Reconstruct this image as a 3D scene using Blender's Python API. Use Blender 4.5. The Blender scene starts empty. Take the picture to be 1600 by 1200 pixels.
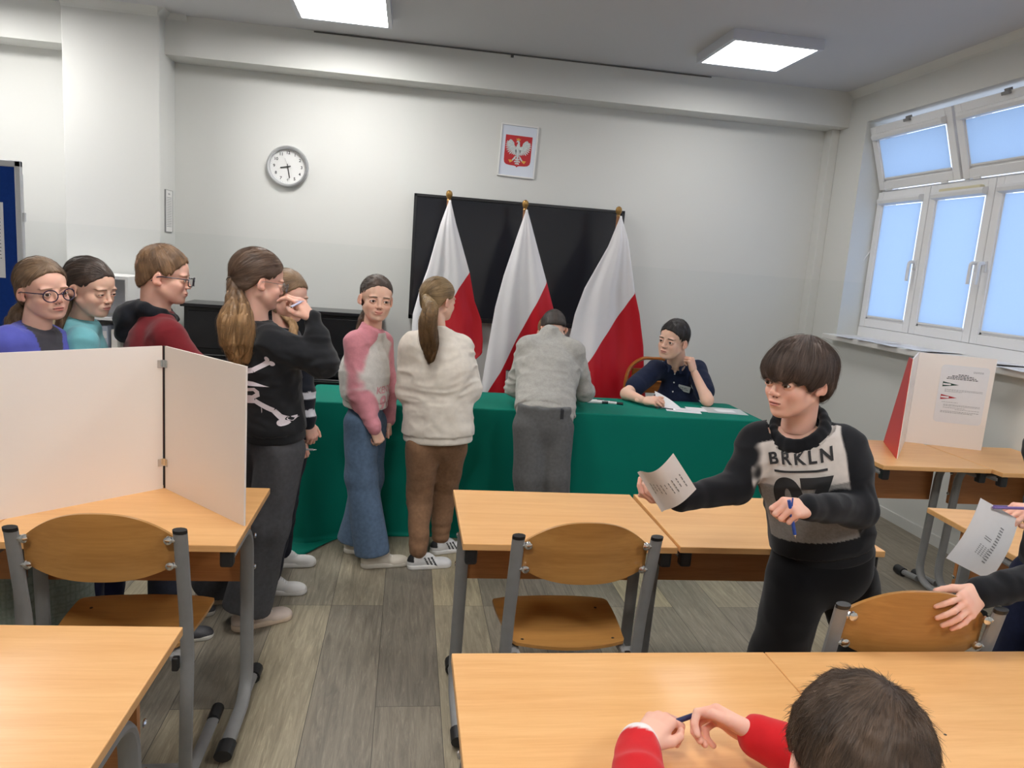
import bpy, bmesh, math, random
import numpy as np
from mathutils import Vector, Matrix
from mathutils.bvhtree import BVHTree
PI = math.pi
random.seed(7)
SC = bpy.context.scene
COL = SC.collection

# ------------------------------------------------------------------ camera
CAM_H = 1.58
YAW, PITCH, ROLL, FPX = .14675, .16402, -.07376, 1154.5
def cam_axes():
    cy, sy, cp, sp = math.cos(YAW), math.sin(YAW), math.cos(PITCH), math.sin(PITCH)
    f = Vector((sy*cp, cy*cp, -sp)); r = Vector((cy, -sy, 0)); d = f.cross(r)
    cr, sr = math.cos(ROLL), math.sin(ROLL)
    return cr*r + sr*d, -sr*r + cr*d, f
RGT, DWN, FWD = cam_axes()
cd = bpy.data.cameras.new('camera'); cam = bpy.data.objects.new('camera', cd); COL.objects.link(cam)
cd.sensor_width = 36; cd.lens = FPX/1600*36; cd.clip_start = .02
m = Matrix.Identity(4)
for i in range(3):
    m[i][0], m[i][1], m[i][2] = RGT[i], -DWN[i], -FWD[i]
m[2][3] = CAM_H
cam.matrix_world = m
SC.camera = cam
def at(px, py, Y):
    """point of the place at depth Y (metres from the camera wall-wards) seen at a pixel of the photograph"""
    r = RGT*((px-800)/FPX) + DWN*((py-600)/FPX) + FWD
    return Vector((0, 0, CAM_H)) + r*(Y/r.y)
def atz(px, py, z):
    r = RGT*((px-800)/FPX) + DWN*((py-600)/FPX) + FWD
    return Vector((0, 0, CAM_H)) + r*((z-CAM_H)/r.z)

# ------------------------------------------------------------------ world, exposure
W = bpy.data.worlds.new('overcast_sky'); SC.world = W; W.use_nodes = True
bg = W.node_tree.nodes['Background']
bg.inputs[0].default_value = (.70, .80, 1.0, 1); bg.inputs[1].default_value = 1.75
SC.view_settings.view_transform = 'Standard'; SC.view_settings.look = 'None'
SC.view_settings.gamma = 1; SC.view_settings.use_curve_mapping = False
SC.view_settings.exposure = 0.10
LAMP = 27.0          # radiance of the ceiling panels
try:
    SC.cycles.use_denoising = True
    SC.cycles.max_bounces = 8; SC.cycles.diffuse_bounces = 5; SC.cycles.transparent_max_bounces = 12
    SC.cycles.sample_clamp_indirect = 6
except Exception: pass

# ------------------------------------------------------------------ object helpers
def tag(o, label=None, cat=None, group=None, kind=None):
    if label: o['label'] = label
    if cat: o['category'] = cat
    if group: o['group'] = group
    if kind: o['kind'] = kind
    return o
def empty(name, loc=(0, 0, 0), rz=0, label=None, cat=None, group=None, kind=None):
    o = bpy.data.objects.new(name, None); COL.objects.link(o)
    o.location = loc; o.rotation_euler = (0, 0, rz); o.empty_display_size = .05
    return tag(o, label, cat, group, kind)
def children(o): return [c for c in bpy.data.objects if c.parent == o]
def copy_tree(o, parent=None):
    c = o.copy(); COL.objects.link(c)
    if parent: c.parent = parent
    for ch in children(o): copy_tree(ch, c)
    return c
def pydata(name, V, F, mats, parent=None, smooth=True, mi=None):
    me = bpy.data.meshes.new(name)
    V = np.asarray(V, dtype=np.float32)
    if isinstance(F, np.ndarray) and len(F):
        n, k = F.shape
        me.vertices.add(len(V)); me.vertices.foreach_set('co', V.ravel())
        me.loops.add(n*k); me.loops.foreach_set('vertex_index', F.astype(np.int32).ravel())
        me.polygons.add(n); me.polygons.foreach_set('loop_start', np.arange(0, n*k, k, dtype=np.int32))
        me.update(calc_edges=True)
    else:
        me.from_pydata([tuple(map(float, v)) for v in V], [], [tuple(int(i) for i in f) for f in F])
    if mats is not None:
        for x in (mats if isinstance(mats, (list, tuple)) else [mats]): me.materials.append(x)
    me.polygons.foreach_set('use_smooth', np.full(len(me.polygons), smooth))
    if mi is not None: me.polygons.foreach_set('material_index', np.asarray(mi, dtype=np.int32))
    me.update()
    o = bpy.data.objects.new(name, me); COL.objects.link(o)
    if parent: o.parent = parent
    return o
def spline(pts, n=6):
    """Catmull-Rom through pts"""
    P = [np.array(p, float) for p in pts]; P = [2*P[0]-P[1]] + P + [2*P[-1]-P[-2]]
    out = []
    for i in range(1, len(P)-2):
        for j in range(n):
            t = j/n
            out.append(.5*((2*P[i]) + (-P[i-1]+P[i+1])*t + (2*P[i-1]-5*P[i]+4*P[i+1]-P[i+2])*t*t + (-P[i-1]+3*P[i]-3*P[i+1]+P[i+2])*t**3))
    out.append(P[-2]); return [Vector(p) for p in out]
def fillet(pts, r, n=6):
    """polyline with rounded corners"""
    P = [Vector(p) for p in pts]; out = [P[0]]
    for i in range(1, len(P)-1):
        a = (P[i-1]-P[i]); b = (P[i+1]-P[i]); la, lb = a.length, b.length; a.normalize(); b.normalize()
        ang = a.angle(b)
        if ang > 3.1: out.append(P[i]); continue
        d = min(r/math.tan(ang/2), la*.49, lb*.49)
        p0 = P[i]+a*d; p2 = P[i]+b*d
        for k in range(n+1):
            t = k/n; out.append(p0*(1-t)**2 + P[i]*2*t*(1-t) + p2*t*t)
    out.append(P[-1]); return out
class MB:
    def __init__(s): s.V = []; s.F = []; s.M = []; s.mi = 0
    def add(s, V, F):
        b = len(s.V); s.V += [Vector(v) for v in V]; s.F += [tuple(b+i for i in f) for f in F]; s.M += [s.mi]*len(F)
        return s
    def box(s, x0, x1, y0, y1, z0, z1, T=None, bev=0):
        if bev:
            bm = bmesh.new(); bmesh.ops.create_cube(bm, size=1)
            for v in bm.verts: v.co = Vector(((x0+x1)/2+v.co.x*(x1-x0), (y0+y1)/2+v.co.y*(y1-y0), (z0+z1)/2+v.co.z*(z1-z0)))
            bmesh.ops.bevel(bm, geom=list(bm.edges), offset=bev, segments=2, profile=.5, affect='EDGES')
            bm.verts.index_update()
            V = [v.co.copy() for v in bm.verts]; F = [[v.index for v in f.verts] for f in bm.faces]; bm.free()
        else:
            V = [Vector((x, y, z)) for x in (x0, x1) for y in (y0, y1) for z in (z0, z1)]
            F = [(0, 1, 3, 2), (4, 6, 7, 5), (0, 4, 5, 1), (2, 3, 7, 6), (0, 2, 6, 4), (1, 5, 7, 3)]
        if T: V = [T @ v for v in V]
        return s.add(V, F)
    def tube(s, pts, r, n=10, caps=True, flat=None, up=(0, 0, 1)):
        """r: radius or list; flat=(width half, height half) gives an elliptical section"""
        P = [Vector(p) for p in pts]; N = len(P)
        R = r if isinstance(r, (list, tuple)) else [r]*N
        T = [(P[min(i+1, N-1)]-P[max(i-1, 0)]).normalized() for i in range(N)]
        u = Vector(up)
        if abs(u.dot(T[0])) > .95: u = Vector((1, 0, 0))
        u = (u - T[0]*u.dot(T[0])).normalized(); V = []
        for i in range(N):
            u = (u - T[i]*u.dot(T[i])).normalized(); w = T[i].cross(u)
            for k in range(n):
                a = 2*PI*k/n
                if flat: V.append(P[i] + w*(math.cos(a)*flat[0]*R[i]) + u*(math.sin(a)*flat[1]*R[i]))
                else: V.append(P[i] + (w*math.cos(a)+u*math.sin(a))*R[i])
        F = [(i*n+k, i*n+(k+1) % n, (i+1)*n+(k+1) % n, (i+1)*n+k) for i in range(N-1) for k in range(n)]
        if caps: F += [tuple(range(n-1, -1, -1)), tuple((N-1)*n+k for k in range(n))]
        return s.add(V, F)
    def lathe(s, prof, n=24, T=None):
        V = []; m_ = len(prof)
        for r, z in prof:
            for k in range(n): V.append(Vector((r*math.cos(2*PI*k/n), r*math.sin(2*PI*k/n), z)))
        F = [(i*n+k, i*n+(k+1) % n, (i+1)*n+(k+1) % n, (i+1)*n+k) for i in range(m_-1) for k in range(n)]
        F += [tuple(range(n-1, -1, -1)), tuple((m_-1)*n+k for k in range(n))]
        if T: V = [T @ v for v in V]
        return s.add(V, F)
    def prism(s, poly, z0, z1, T=None):
        n = len(poly); V = [Vector((x, y, z0)) for x, y in poly] + [Vector((x, y, z1)) for x, y in poly]
        F = [tuple(range(n-1, -1, -1)), tuple(range(n, 2*n))] + [(i, (i+1) % n, n+(i+1) % n, n+i) for i in range(n)]
        if T: V = [T @ v for v in V]
        return s.add(V, F)
    def build(s, name, mat, parent=None, smooth=False, label=None):
        o = pydata(name, s.V, s.F, mat, parent, False, s.M)
        me = o.data
        bm = bmesh.new(); bm.from_mesh(me); bmesh.ops.recalc_face_normals(bm, faces=bm.faces)
        if smooth:
            for f in bm.faces: f.smooth = True
            for e in bm.edges:
                if len(e.link_faces) == 2 and e.calc_face_angle(0) > .6: e.smooth = False
        bm.to_mesh(me); bm.free(); me.update()
        if label: o['label'] = label
        return o

# ------------------------------------------------------------------ materials
def lin(r, g, b):
    f = lambda c: (c/255/12.92) if c/255 <= .04045 else ((c/255+.055)/1.055)**2.4
    return (f(r), f(g), f(b), 1)
def mat(name, col, rough=.6, metal=0, spec=.5, emit=None, es=0):
    m = bpy.data.materials.new(name); m.use_nodes = True; b = m.node_tree.nodes['Principled BSDF']
    b.inputs['Base Color'].default_value = col; b.inputs['Roughness'].default_value = rough; b.inputs['Metallic'].default_value = metal
    b.inputs['Specular IOR Level'].default_value = spec
    if emit: b.inputs['Emission Color'].default_value = emit; b.inputs['Emission Strength'].default_value = es
    return m
def N(m, t, **kw):
    n = m.node_tree.nodes.new(t)
    for k, v in kw.items():
        if k.startswith('i_'):
            key = k[2:]; key = int(key) if key.isdigit() else key.replace('_', ' ')
            n.inputs[key].default_value = v
        else: setattr(n, k, v)
    return n
def L(m, a, b): m.node_tree.links.new(a, b)
def P(m): return m.node_tree.nodes['Principled BSDF']
def noisy(name, col, col2, scale=6, rough=.6, spec=.5, bump=.0, bscale=80, stretch=None, metal=0, detail=4, coord='Object'):
    """two-tone noise material with a fine bump"""
    m = mat(name, col, rough, metal, spec)
    tc = N(m, 'ShaderNodeTexCoord'); mp = N(m, 'ShaderNodeMapping'); L(m, tc.outputs[coord], mp.inputs[0])
    if stretch: mp.inputs['Scale'].default_value = stretch
    nz = N(m, 'ShaderNodeTexNoise', i_Scale=scale, i_Detail=detail); L(m, mp.outputs[0], nz.inputs[0])
    mx = N(m, 'ShaderNodeMix', data_type='RGBA'); mx.inputs[6].default_value = col; mx.inputs[7].default_value = col2
    L(m, nz.outputs[0], mx.inputs[0]); L(m, mx.outputs[2], P(m).inputs['Base Color'])
    if bump:
        n2 = N(m, 'ShaderNodeTexNoise', i_Scale=bscale, i_Detail=3); L(m, mp.outputs[0], n2.inputs[0])
        bp = N(m, 'ShaderNodeBump', i_Strength=bump, i_Distance=.01); L(m, n2.outputs[0], bp.inputs['Height']); L(m, bp.outputs[0], P(m).inputs['Normal'])
    return m
def wood(name, c1, c2, axis='X', rough=.35, scale=1.0, spec=.5):
    m = mat(name, c1, rough, 0, spec)
    tc = N(m, 'ShaderNodeTexCoord'); mp = N(m, 'ShaderNodeMapping')
    # objects get their own offset so that no two boards match
    oi = N(m, 'ShaderNodeObjectInfo'); vm = N(m, 'ShaderNodeVectorMath', operation='ADD')
    sc = N(m, 'ShaderNodeMath', operation='MULTIPLY'); sc.inputs[1].default_value = 13.0
    L(m, oi.outputs['Random'], sc.inputs[0]); L(m, tc.outputs['Object'], vm.inputs[0]); L(m, sc.outputs[0], vm.inputs[1]); L(m, vm.outputs[0], mp.inputs[0])
    mp.inputs['Scale'].default_value = (1.6*scale, 26*scale, 26*scale) if axis == 'X' else (26*scale, 1.6*scale, 26*scale)
    n1 = N(m, 'ShaderNodeTexNoise', i_Scale=1.0, i_Detail=6, i_Roughness=.62, i_Distortion=.4); L(m, mp.outputs[0], n1.inputs[0])
    mp2 = N(m, 'ShaderNodeMapping'); L(m, vm.outputs[0], mp2.inputs[0])
    mp2.inputs['Scale'].default_value = (14*scale, 260*scale, 260*scale) if axis == 'X' else (260*scale, 14*scale, 260*scale)
    n2 = N(m, 'ShaderNodeTexNoise', i_Scale=1.0, i_Detail=3); L(m, mp2.outputs[0], n2.inputs[0])
    ad = N(m, 'ShaderNodeMath', operation='MULTIPLY_ADD'); ad.inputs[1].default_value = .35; L(m, n2.outputs[0], ad.inputs[0]); L(m, n1.outputs[0], ad.inputs[2])
    cr = N(m, 'ShaderNodeValToRGB'); cr.color_ramp.elements[0].position = .48; cr.color_ramp.elements[0].color = c1
    cr.color_ramp.elements[1].position = .86; cr.color_ramp.elements[1].color = c2
    L(m, ad.outputs[0], cr.inputs[0]); L(m, cr.outputs[0], P(m).inputs['Base Color'])
    return m
def attr_mat(name, rough=.9, weave=0, bump=.25, sheen=.0, nscale=60, var=.12, spec=.3, sss=0, heather=0):
    """colour comes from the mesh's own 'col' attribute (dyed cloth, skin, hair, printed shoes)"""
    m = mat(name, (.5, .5, .5, 1), rough, 0, spec); p = P(m)
    at_ = N(m, 'ShaderNodeAttribute', attribute_name='col')
    tc = N(m, 'ShaderNodeTexCoord')
    nz = N(m, 'ShaderNodeTexNoise', i_Scale=nscale, i_Detail=4); L(m, tc.outputs['Object'], nz.inputs[0])
    mr = N(m, 'ShaderNodeMapRange'); mr.inputs[1].default_value = .3; mr.inputs[2].default_value = .7; mr.inputs[3].default_value = 1-var; mr.inputs[4].default_value = 1+var
    L(m, nz.outputs[0], mr.inputs[0])
    vm = N(m, 'ShaderNodeVectorMath', operation='SCALE'); L(m, at_.outputs['Color'], vm.inputs[0]); L(m, mr.outputs[0], vm.inputs['Scale'])
    L(m, vm.outputs[0], p.inputs['Base Color'])
    n2 = N(m, 'ShaderNodeTexNoise', i_Scale=weave or 300, i_Detail=3); L(m, tc.outputs['Object'], n2.inputs[0])
    bp = N(m, 'ShaderNodeBump', i_Strength=bump, i_Distance=.004); L(m, n2.outputs[0], bp.inputs['Height']); L(m, bp.outputs[0], p.inputs['Normal'])
    if sheen: p.inputs['Sheen Weight'].default_value = sheen; p.inputs['Sheen Roughness'].default_value = .5
    if sss:
        p.inputs['Subsurface Weight'].default_value = sss; p.inputs['Subsurface Radius'].default_value = (.9, .35, .2); p.inputs['Subsurface Scale'].default_value = .006
    return m
# ================================================================== room shell
RX, LX, BY, FY, CZ = 3.38, -3.5, 5.93, -2.4, 3.08
def plaster():
    m = mat('wall_paint', lin(212, 212, 208), .55, 0, .35)
    g = N(m, 'ShaderNodeNewGeometry'); sp = N(m, 'ShaderNodeSeparateXYZ'); L(m, g.outputs['Position'], sp.inputs[0])
    gt = N(m, 'ShaderNodeMath', operation='GREATER_THAN'); gt.inputs[1].default_value = 1.615; L(m, sp.outputs[2], gt.inputs[0])
    nz = N(m, 'ShaderNodeTexNoise', i_Scale=.8, i_Detail=2)
    mx = N(m, 'ShaderNodeMix', data_type='RGBA'); mx.inputs[6].default_value = lin(208, 209, 205); mx.inputs[7].default_value = lin(213, 213, 209)
    L(m, gt.outputs[0], mx.inputs[0]); L(m, mx.outputs[2], P(m).inputs['Base Color'])
    n2 = N(m, 'ShaderNodeTexNoise', i_Scale=160, i_Detail=4)
    tc = N(m, 'ShaderNodeTexCoord'); L(m, tc.outputs['Object'], n2.inputs[0])
    bp = N(m, 'ShaderNodeBump', i_Strength=.06, i_Distance=.004); L(m, n2.outputs[0], bp.inputs['Height']); L(m, bp.outputs[0], P(m).inputs['Normal'])
    rr = N(m, 'ShaderNodeMapRange'); rr.inputs[3].default_value = .38; rr.inputs[4].default_value = .7; L(m, gt.outputs[0], rr.inputs[0]); L(m, rr.outputs[0], P(m).inputs['Roughness'])
    return m
M_WALL = plaster()
M_CEIL = noisy('ceiling_paint', lin(206, 206, 208), lin(200, 200, 203), 1.2, .8, .2, .04, 120)
def floor_mat():
    m = mat('vinyl_planks', (.3, .25, .2, 1), .42, 0, .4); p = P(m)
    g = N(m, 'ShaderNodeTexCoord'); mp = N(m, 'ShaderNodeMapping'); L(m, g.outputs['Object'], mp.inputs[0])
    mp.inputs['Rotation'].default_value = (0, 0, PI/2); mp.inputs['Location'].default_value = (0.74, .045, 0)
    bk = N(m, 'ShaderNodeTexBrick'); L(m, mp.outputs[0], bk.inputs[0])
    bk.inputs['Scale'].default_value = 1.0; bk.inputs['Brick Width'].default_value = 1.22; bk.inputs['Row Height'].default_value = .229
    bk.inputs['Mortar Size'].default_value = .0012; bk.inputs['Mortar Smooth'].default_value = .3; bk.offset = .37; bk.offset_frequency = 3
    bk.inputs['Color1'].default_value = (0, 0, 0, 1); bk.inputs['Color2'].default_value = (1, 1, 1, 1); bk.inputs['Mortar'].default_value = (.5, .5, .5, 1)
    rp = N(m, 'ShaderNodeValToRGB'); e = rp.color_ramp.elements
    cs = [(0, lin(120, 113, 101)), (.3, lin(142, 133, 117)), (.55, lin(131, 123, 109)), (.86, lin(153, 143, 123)), (1, lin(178, 165, 134))]
    e[0].position, e[0].color = cs[0]; e[1].position, e[1].color = cs[-1]
    for q, c in cs[1:-1]: x = e.new(q); x.color = c
    L(m, bk.outputs['Color'], rp.inputs[0])
    # grain along the plank, shifted from plank to plank
    sc = N(m, 'ShaderNodeVectorMath', operation='SCALE'); sc.inputs['Scale'].default_value = 37.0; L(m, bk.outputs['Color'], sc.inputs[0])
    ad = N(m, 'ShaderNodeVectorMath', operation='ADD'); L(m, g.outputs['Object'], ad.inputs[0]); L(m, sc.outputs[0], ad.inputs[1])
    m2 = N(m, 'ShaderNodeMapping'); m2.inputs['Scale'].default_value = (34, 2.6, 1); L(m, ad.outputs[0], m2.inputs[0])
    n1 = N(m, 'ShaderNodeTexNoise', i_Scale=1, i_Detail=8, i_Roughness=.68, i_Distortion=1.6); L(m, m2.outputs[0], n1.inputs[0])
    r1 = N(m, 'ShaderNodeMapRange'); r1.inputs[1].default_value = .32; r1.inputs[2].default_value = .68; r1.inputs[3].default_value = .66; r1.inputs[4].default_value = 1.22; L(m, n1.outputs[0], r1.inputs[0])
    m3 = N(m, 'ShaderNodeMapping'); m3.inputs['Scale'].default_value = (120, 7, 1); L(m, ad.outputs[0], m3.inputs[0])
    n3 = N(m, 'ShaderNodeTexNoise', i_Scale=1, i_Detail=4, i_Distortion=2.2); L(m, m3.outputs[0], n3.inputs[0])
    r3 = N(m, 'ShaderNodeMapRange'); r3.inputs[1].default_value = .56; r3.inputs[2].default_value = .66; r3.inputs[3].default_value = 1; r3.inputs[4].default_value = 1.25; L(m, n3.outputs[0], r3.inputs[0])
    mu = N(m, 'ShaderNodeMath', operation='MULTIPLY'); L(m, r1.outputs[0], mu.inputs[0]); L(m, r3.outputs[0], mu.inputs[1])
    v = N(m, 'ShaderNodeVectorMath', operation='SCALE'); L(m, rp.outputs[0], v.inputs[0]); L(m, mu.outputs[0], v.inputs['Scale'])
    dk = N(m, 'ShaderNodeMix', data_type='RGBA'); L(m, bk.outputs['Fac'], dk.inputs[0]); L(m, v.outputs[0], dk.inputs[6]); dk.inputs[7].default_value = lin(60, 54, 48)
    L(m, dk.outputs[2], p.inputs['Base Color'])
    bp = N(m, 'ShaderNodeBump', i_Strength=.15, i_Distance=.003); L(m, mu.outputs[0], bp.inputs['Height']); L(m, bp.outputs[0], p.inputs['Normal'])
    return m
M_FLOOR = floor_mat()
M_PVC = mat('white_pvc', lin(230, 230, 231), .35, 0, .5)
M_WHITE = mat('white_laminate', lin(225, 224, 222), .4)
M_METAL = noisy('grey_powder_coat', lin(124, 124, 124), lin(138, 138, 138), 30, .42, .5, .05, 400)
M_CHROME = mat('polished_steel', (.75, .75, .75, 1), .18, 1)
M_BLACKP = mat('black_plastic', (.012, .012, .013, 1), .45)
M_DARKGAP = mat('dark_seal', (.05, .05, .05, 1), .8)

def structure(name, mb, m, parent=None, **k):
    o = mb.build(name, m, parent, **k)
    if parent is None: o['kind'] = 'structure'
    return o
structure('floor', MB().box(LX-.2, RX+.3, FY-.2, BY+.2, -.1, 0), M_FLOOR)
structure('ceiling', MB().box(LX-.2, RX+.4, FY-.2, BY+.2, CZ, CZ+.12), M_CEIL)
structure('wall_back', MB().box(LX-.2, RX+.4, BY, BY+.2, 0, CZ), M_WALL)
structure('wall_left', MB().box(LX-.2, LX, FY, BY, 0, CZ), M_WALL)
structure('wall_front', MB().box(LX-.2, RX+.4, FY-.2, FY, 0, CZ), M_WALL)
# the window wall, with one long opening
OY0, OY1, OZ0, OZ1, WX = -.45, 5.46, 1.16, 2.82, 3.72
structure('wall_right', MB().box(RX, WX, FY, BY, 0, OZ0).box(RX, WX, FY, BY, OZ1, CZ).box(RX, WX, OY1, BY, OZ0, OZ1).box(RX, WX, FY, OY0, OZ0, OZ1), M_WALL)
structure('trim_1', MB().box(-1.748, RX, 5.70, BY, 2.815, CZ), M_WALL)          # ceiling beam over the screen
structure('trim_2', MB().box(LX, -2.366, 5.70, BY, 2.815, CZ), M_WALL)
structure('trim_3', MB().box(-2.366, -1.748, 5.59, BY, 0, CZ, bev=.006), M_WALL)  # pillar on the left
structure('trim_4', MB().box(3.31, RX, 5.82, BY, 0, 2.815, bev=.004), M_WALL)    # pilaster in the right corner
cv = MB()
def cove(a, b, inw, s=.045):
    """small ceiling moulding along a-b"""
    a, b, i = Vector(a), Vector(b), Vector(inw)
    prof = [(0, 0), (s, 0), (s*.82, -.25*s), (s*.5, -.55*s), (s*.2, -.85*s), (0, -1.2*s)]
    V = [p + i*x + Vector((0, 0, z)) for p in (a, b) for x, z in prof]; n = len(prof)
    cv.add(V, [tuple(range(n)), tuple(range(2*n-1, n-1, -1))] + [(k, (k+1) % n, n+(k+1) % n, n+k) for k in range(n)])
cove((RX, FY, CZ), (RX, 5.70, CZ), (-1, 0, 0))
cove((-2.366, 5.59, CZ), (-1.748, 5.59, CZ), (0, -1, 0)); cove((-1.748, 5.55, CZ), (-1.748, 5.70, CZ), (1, 0, 0))
cove((-1.748, 5.70, CZ), (-1.60, 5.70, CZ), (0, -1, 0), .03)
structure('trim_5', cv, M_WALL)
structure('baseboard_back', MB().box(-1.748, 3.31, BY-.014, BY, 0, .07), M_WALL)
structure('baseboard_right', MB().box(RX-.014, RX, FY, 5.82, 0, .07), M_WALL)
# grey cable run along the gap in the ceiling joint
structure('trim_6', MB().box(-.75, 2.2, 5.692, 5.700, CZ-.012, CZ-.004).box(.655, .675, 5.685, 5.70, CZ-.03, CZ-.006), mat('cable_gap_grey', lin(90, 88, 86), .7))

# ------------------------------------------------------------------ windows
def pane_mat():
    m = bpy.data.materials.new('window_glass'); m.use_nodes = True; nt = m.node_tree; nt.nodes.clear()
    o = nt.nodes.new('ShaderNodeOutputMaterial'); t = nt.nodes.new('ShaderNodeBsdfTransparent'); g = nt.nodes.new('ShaderNodeBsdfGlossy')
    g.inputs['Roughness'].default_value = .02; lw = nt.nodes.new('ShaderNodeLayerWeight'); lw.inputs[0].default_value = .5; f = nt.nodes.new('ShaderNodeMath'); f.operation = 'POWER'; f.inputs[1].default_value = 4; nt.links.new(lw.outputs['Facing'], f.inputs[0]); f2 = nt.nodes.new('ShaderNodeMath'); f2.operation = 'MULTIPLY_ADD'; f2.inputs[1].default_value = .6; f2.inputs[2].default_value = .04; nt.links.new(f.outputs[0], f2.inputs[0]); x = nt.nodes.new('ShaderNodeMixShader')
    nt.links.new(f2.outputs[0], x.inputs[0]); nt.links.new(t.outputs[0], x.inputs[1]); nt.links.new(g.outputs[0], x.inputs[2]); nt.links.new(x.outputs[0], o.inputs[0])
    return m
M_GLASS = pane_mat()
def blind_mat():
    m = bpy.data.materials.new('roller_blind_fabric'); m.use_nodes = True; nt = m.node_tree; nt.nodes.clear()
    o = nt.nodes.new('ShaderNodeOutputMaterial'); t = nt.nodes.new('ShaderNodeBsdfTranslucent'); d = nt.nodes.new('ShaderNodeBsdfDiffuse')
    tc = nt.nodes.new('ShaderNodeTexCoord'); nz = nt.nodes.new('ShaderNodeTexNoise'); nz.inputs['Scale'].default_value = 250; nt.links.new(tc.outputs['Object'], nz.inputs[0])
    cr = nt.nodes.new('ShaderNodeValToRGB'); cr.color_ramp.elements[0].color = (.66, .78, .92, 1); cr.color_ramp.elements[1].color = (.72, .84, .96, 1)
    nt.links.new(nz.outputs[0], cr.inputs[0]); nt.links.new(cr.outputs[0], t.inputs[0]); d.inputs[0].default_value = (.62, .68, .74, 1)
    x = nt.nodes.new('ShaderNodeMixShader'); x.inputs[0].default_value = .82
    nt.links.new(d.outputs[0], x.inputs[1]); nt.links.new(t.outputs[0], x.inputs[2]); nt.links.new(x.outputs[0], o.inputs[0])
    return m
M_BLIND = blind_mat()
M_HANDLE = mat('white_plastic', lin(222, 222, 222), .3)
FRAME_X = 3.555
def sash(w, h, handle=None, cassette=True):
    """a sash in the YZ plane, lower corner at (0,0,0) running to -Y, room side at x=0; returns parts as builders"""
    f = MB(); fw = .062
    f.box(0, .07, -w, -w+fw, 0, h, bev=.004); f.box(0, .07, -fw, 0, 0, h, bev=.004)
    f.box(0, .07, -w+fw, -fw, 0, fw, bev=.004); f.box(0, .07, -w+fw, -fw, h-fw, h, bev=.004)
    # glazing bead
    b = .014
    f.box(.012, .05, -w+fw, -w+fw+b, fw, h-fw); f.box(.012, .05, -fw-b, -fw, fw, h-fw); f.box(.012, .05, -w+fw, -fw, fw, fw+b); f.box(.012, .05, -w+fw, -fw, h-fw-b, h-fw)
    g = MB().box(.036, .040, -w+fw, -fw, fw, h-fw)
    bl = MB().box(.006, .0068, -w+fw+b+.004, -fw-b-.004, fw+b+.006, h-fw-.045)
    rail = MB().box(.000, .012, -w+fw+b, -fw-b, fw+b, fw+b+.014, bev=.003)
    cs = MB(); pr = [(0, 0), (-.036, -.004), (-.042, -.02), (-.036, -.042), (0, -.052)]
    V = [Vector((x, y, h-fw+.012+z)) for y in (-w+fw-.008, -fw+.008) for x, z in pr]; n = len(pr)
    cs.add(V, [tuple(range(n)), tuple(range(2*n-1, n-1, -1))] + [(k, (k+1) % n, n+(k+1) % n, n+k) for k in range(n)])
    hd = None
    if handle is not None:
        y = -.031 if handle == 'far' else -w+.031
        z = h*.47
        hd = MB().box(-.012, 0, y-.014, y+.014, z-.035, z+.035, bev=.004)
        hd.tube(fillet([(-.01, y, z+.02), (-.05, y, z+.02), (-.052, y, z-.115)], .02), .0095, 10, flat=(1, 1.25))
    return f, g, bl, rail, cs, hd
def window_unit(name, y1):
    root = empty(name, (FRAME_X, y1, 1.198)); root['kind'] = 'structure'
    Wd = 1.785; fr = MB(); H = 1.615
    fr.box(.03, .11, -.035, .0, 0, H).box(.03, .11, -Wd, -Wd+.035, 0, H).box(.0, .11, -Wd, 0, 0, .078).box(.03, .11, -Wd, 0, H-.04, H).box(.03, .11, -Wd, 0, 1.075, 1.125)
    fr.box(.03, .11, -.61, -.575, .06, 1.08).box(.03, .11, -1.205, -1.17, .06, 1.08).box(.03, .11, -.915, -.87, 1.12, H)
    fr.build('window_frame', M_PVC, root)
    def put(y, z, w, h, handle, tilt=0):
        f, g, bl, rail, cs, hd = sash(w, h, handle)
        s = f.build('window_sash', M_PVC, root); s.location = (0, y, z); s.rotation_euler = (0, -tilt, 0)
        g.build('window_glass', M_GLASS, s); bl.build('roller_blind', M_BLIND, s); rail.build('blind_rail', M_HANDLE, s); cs.build('blind_cassette', M_HANDLE, s, smooth=True)
        if hd: hd.build('window_handle', M_HANDLE, s, smooth=True)
        return s
    put(-.003, .080, .587, 1.03, 'near'); put(-.596, .080, .587, 1.03, 'near'); put(-1.189, .080, .587, 1.03, 'far')
    for y in (-.01, -.895):
        s = put(y, 1.125, .862, .475, None, math.radians(19))
        c = MB().box(-.02, .0, -.47, -.41, .455, .475, bev=.003).box(-.005, .02, -.46, -.42, .47, .49, bev=.003); c.build('latch', M_METAL, s)
        for yy in (-.13, -.72): MB().box(-.012, 0, yy-.03, yy+.03, -.008, .012, bev=.003).build('hinge_cover', M_HANDLE, s)
    st = MB().tube([(0.04, -.004, .72), (-.06, .015, .55), (-.11, .02, .30)], .006, 8); st.lathe([(.012, -.008), (.012, .008)], 12, Matrix.Translation((-.11, .02, .29)) @ Matrix.Rotation(PI/2, 4, 'Y'))
    st.build('window_stay', M_HANDLE, root, smooth=True)
    ba = MB().box(-.035, 0, -1.10, -.72, 1.045, 1.075, bev=.008).box(-.03, 0, -.76, -.70, 1.025, 1.05, bev=.006)
    ba.build('opener_arm', mat('yellowed_plastic', lin(212, 204, 170), .5), root)
    return root
w1 = window_unit('window_1', 5.455)
w2 = copy_tree(w1); w2.name = 'window_2'; w2.location.y = 5.455-1.93
w3 = copy_tree(w1); w3.name = 'window_3'; w3.location.y = 5.455-3.86
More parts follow.
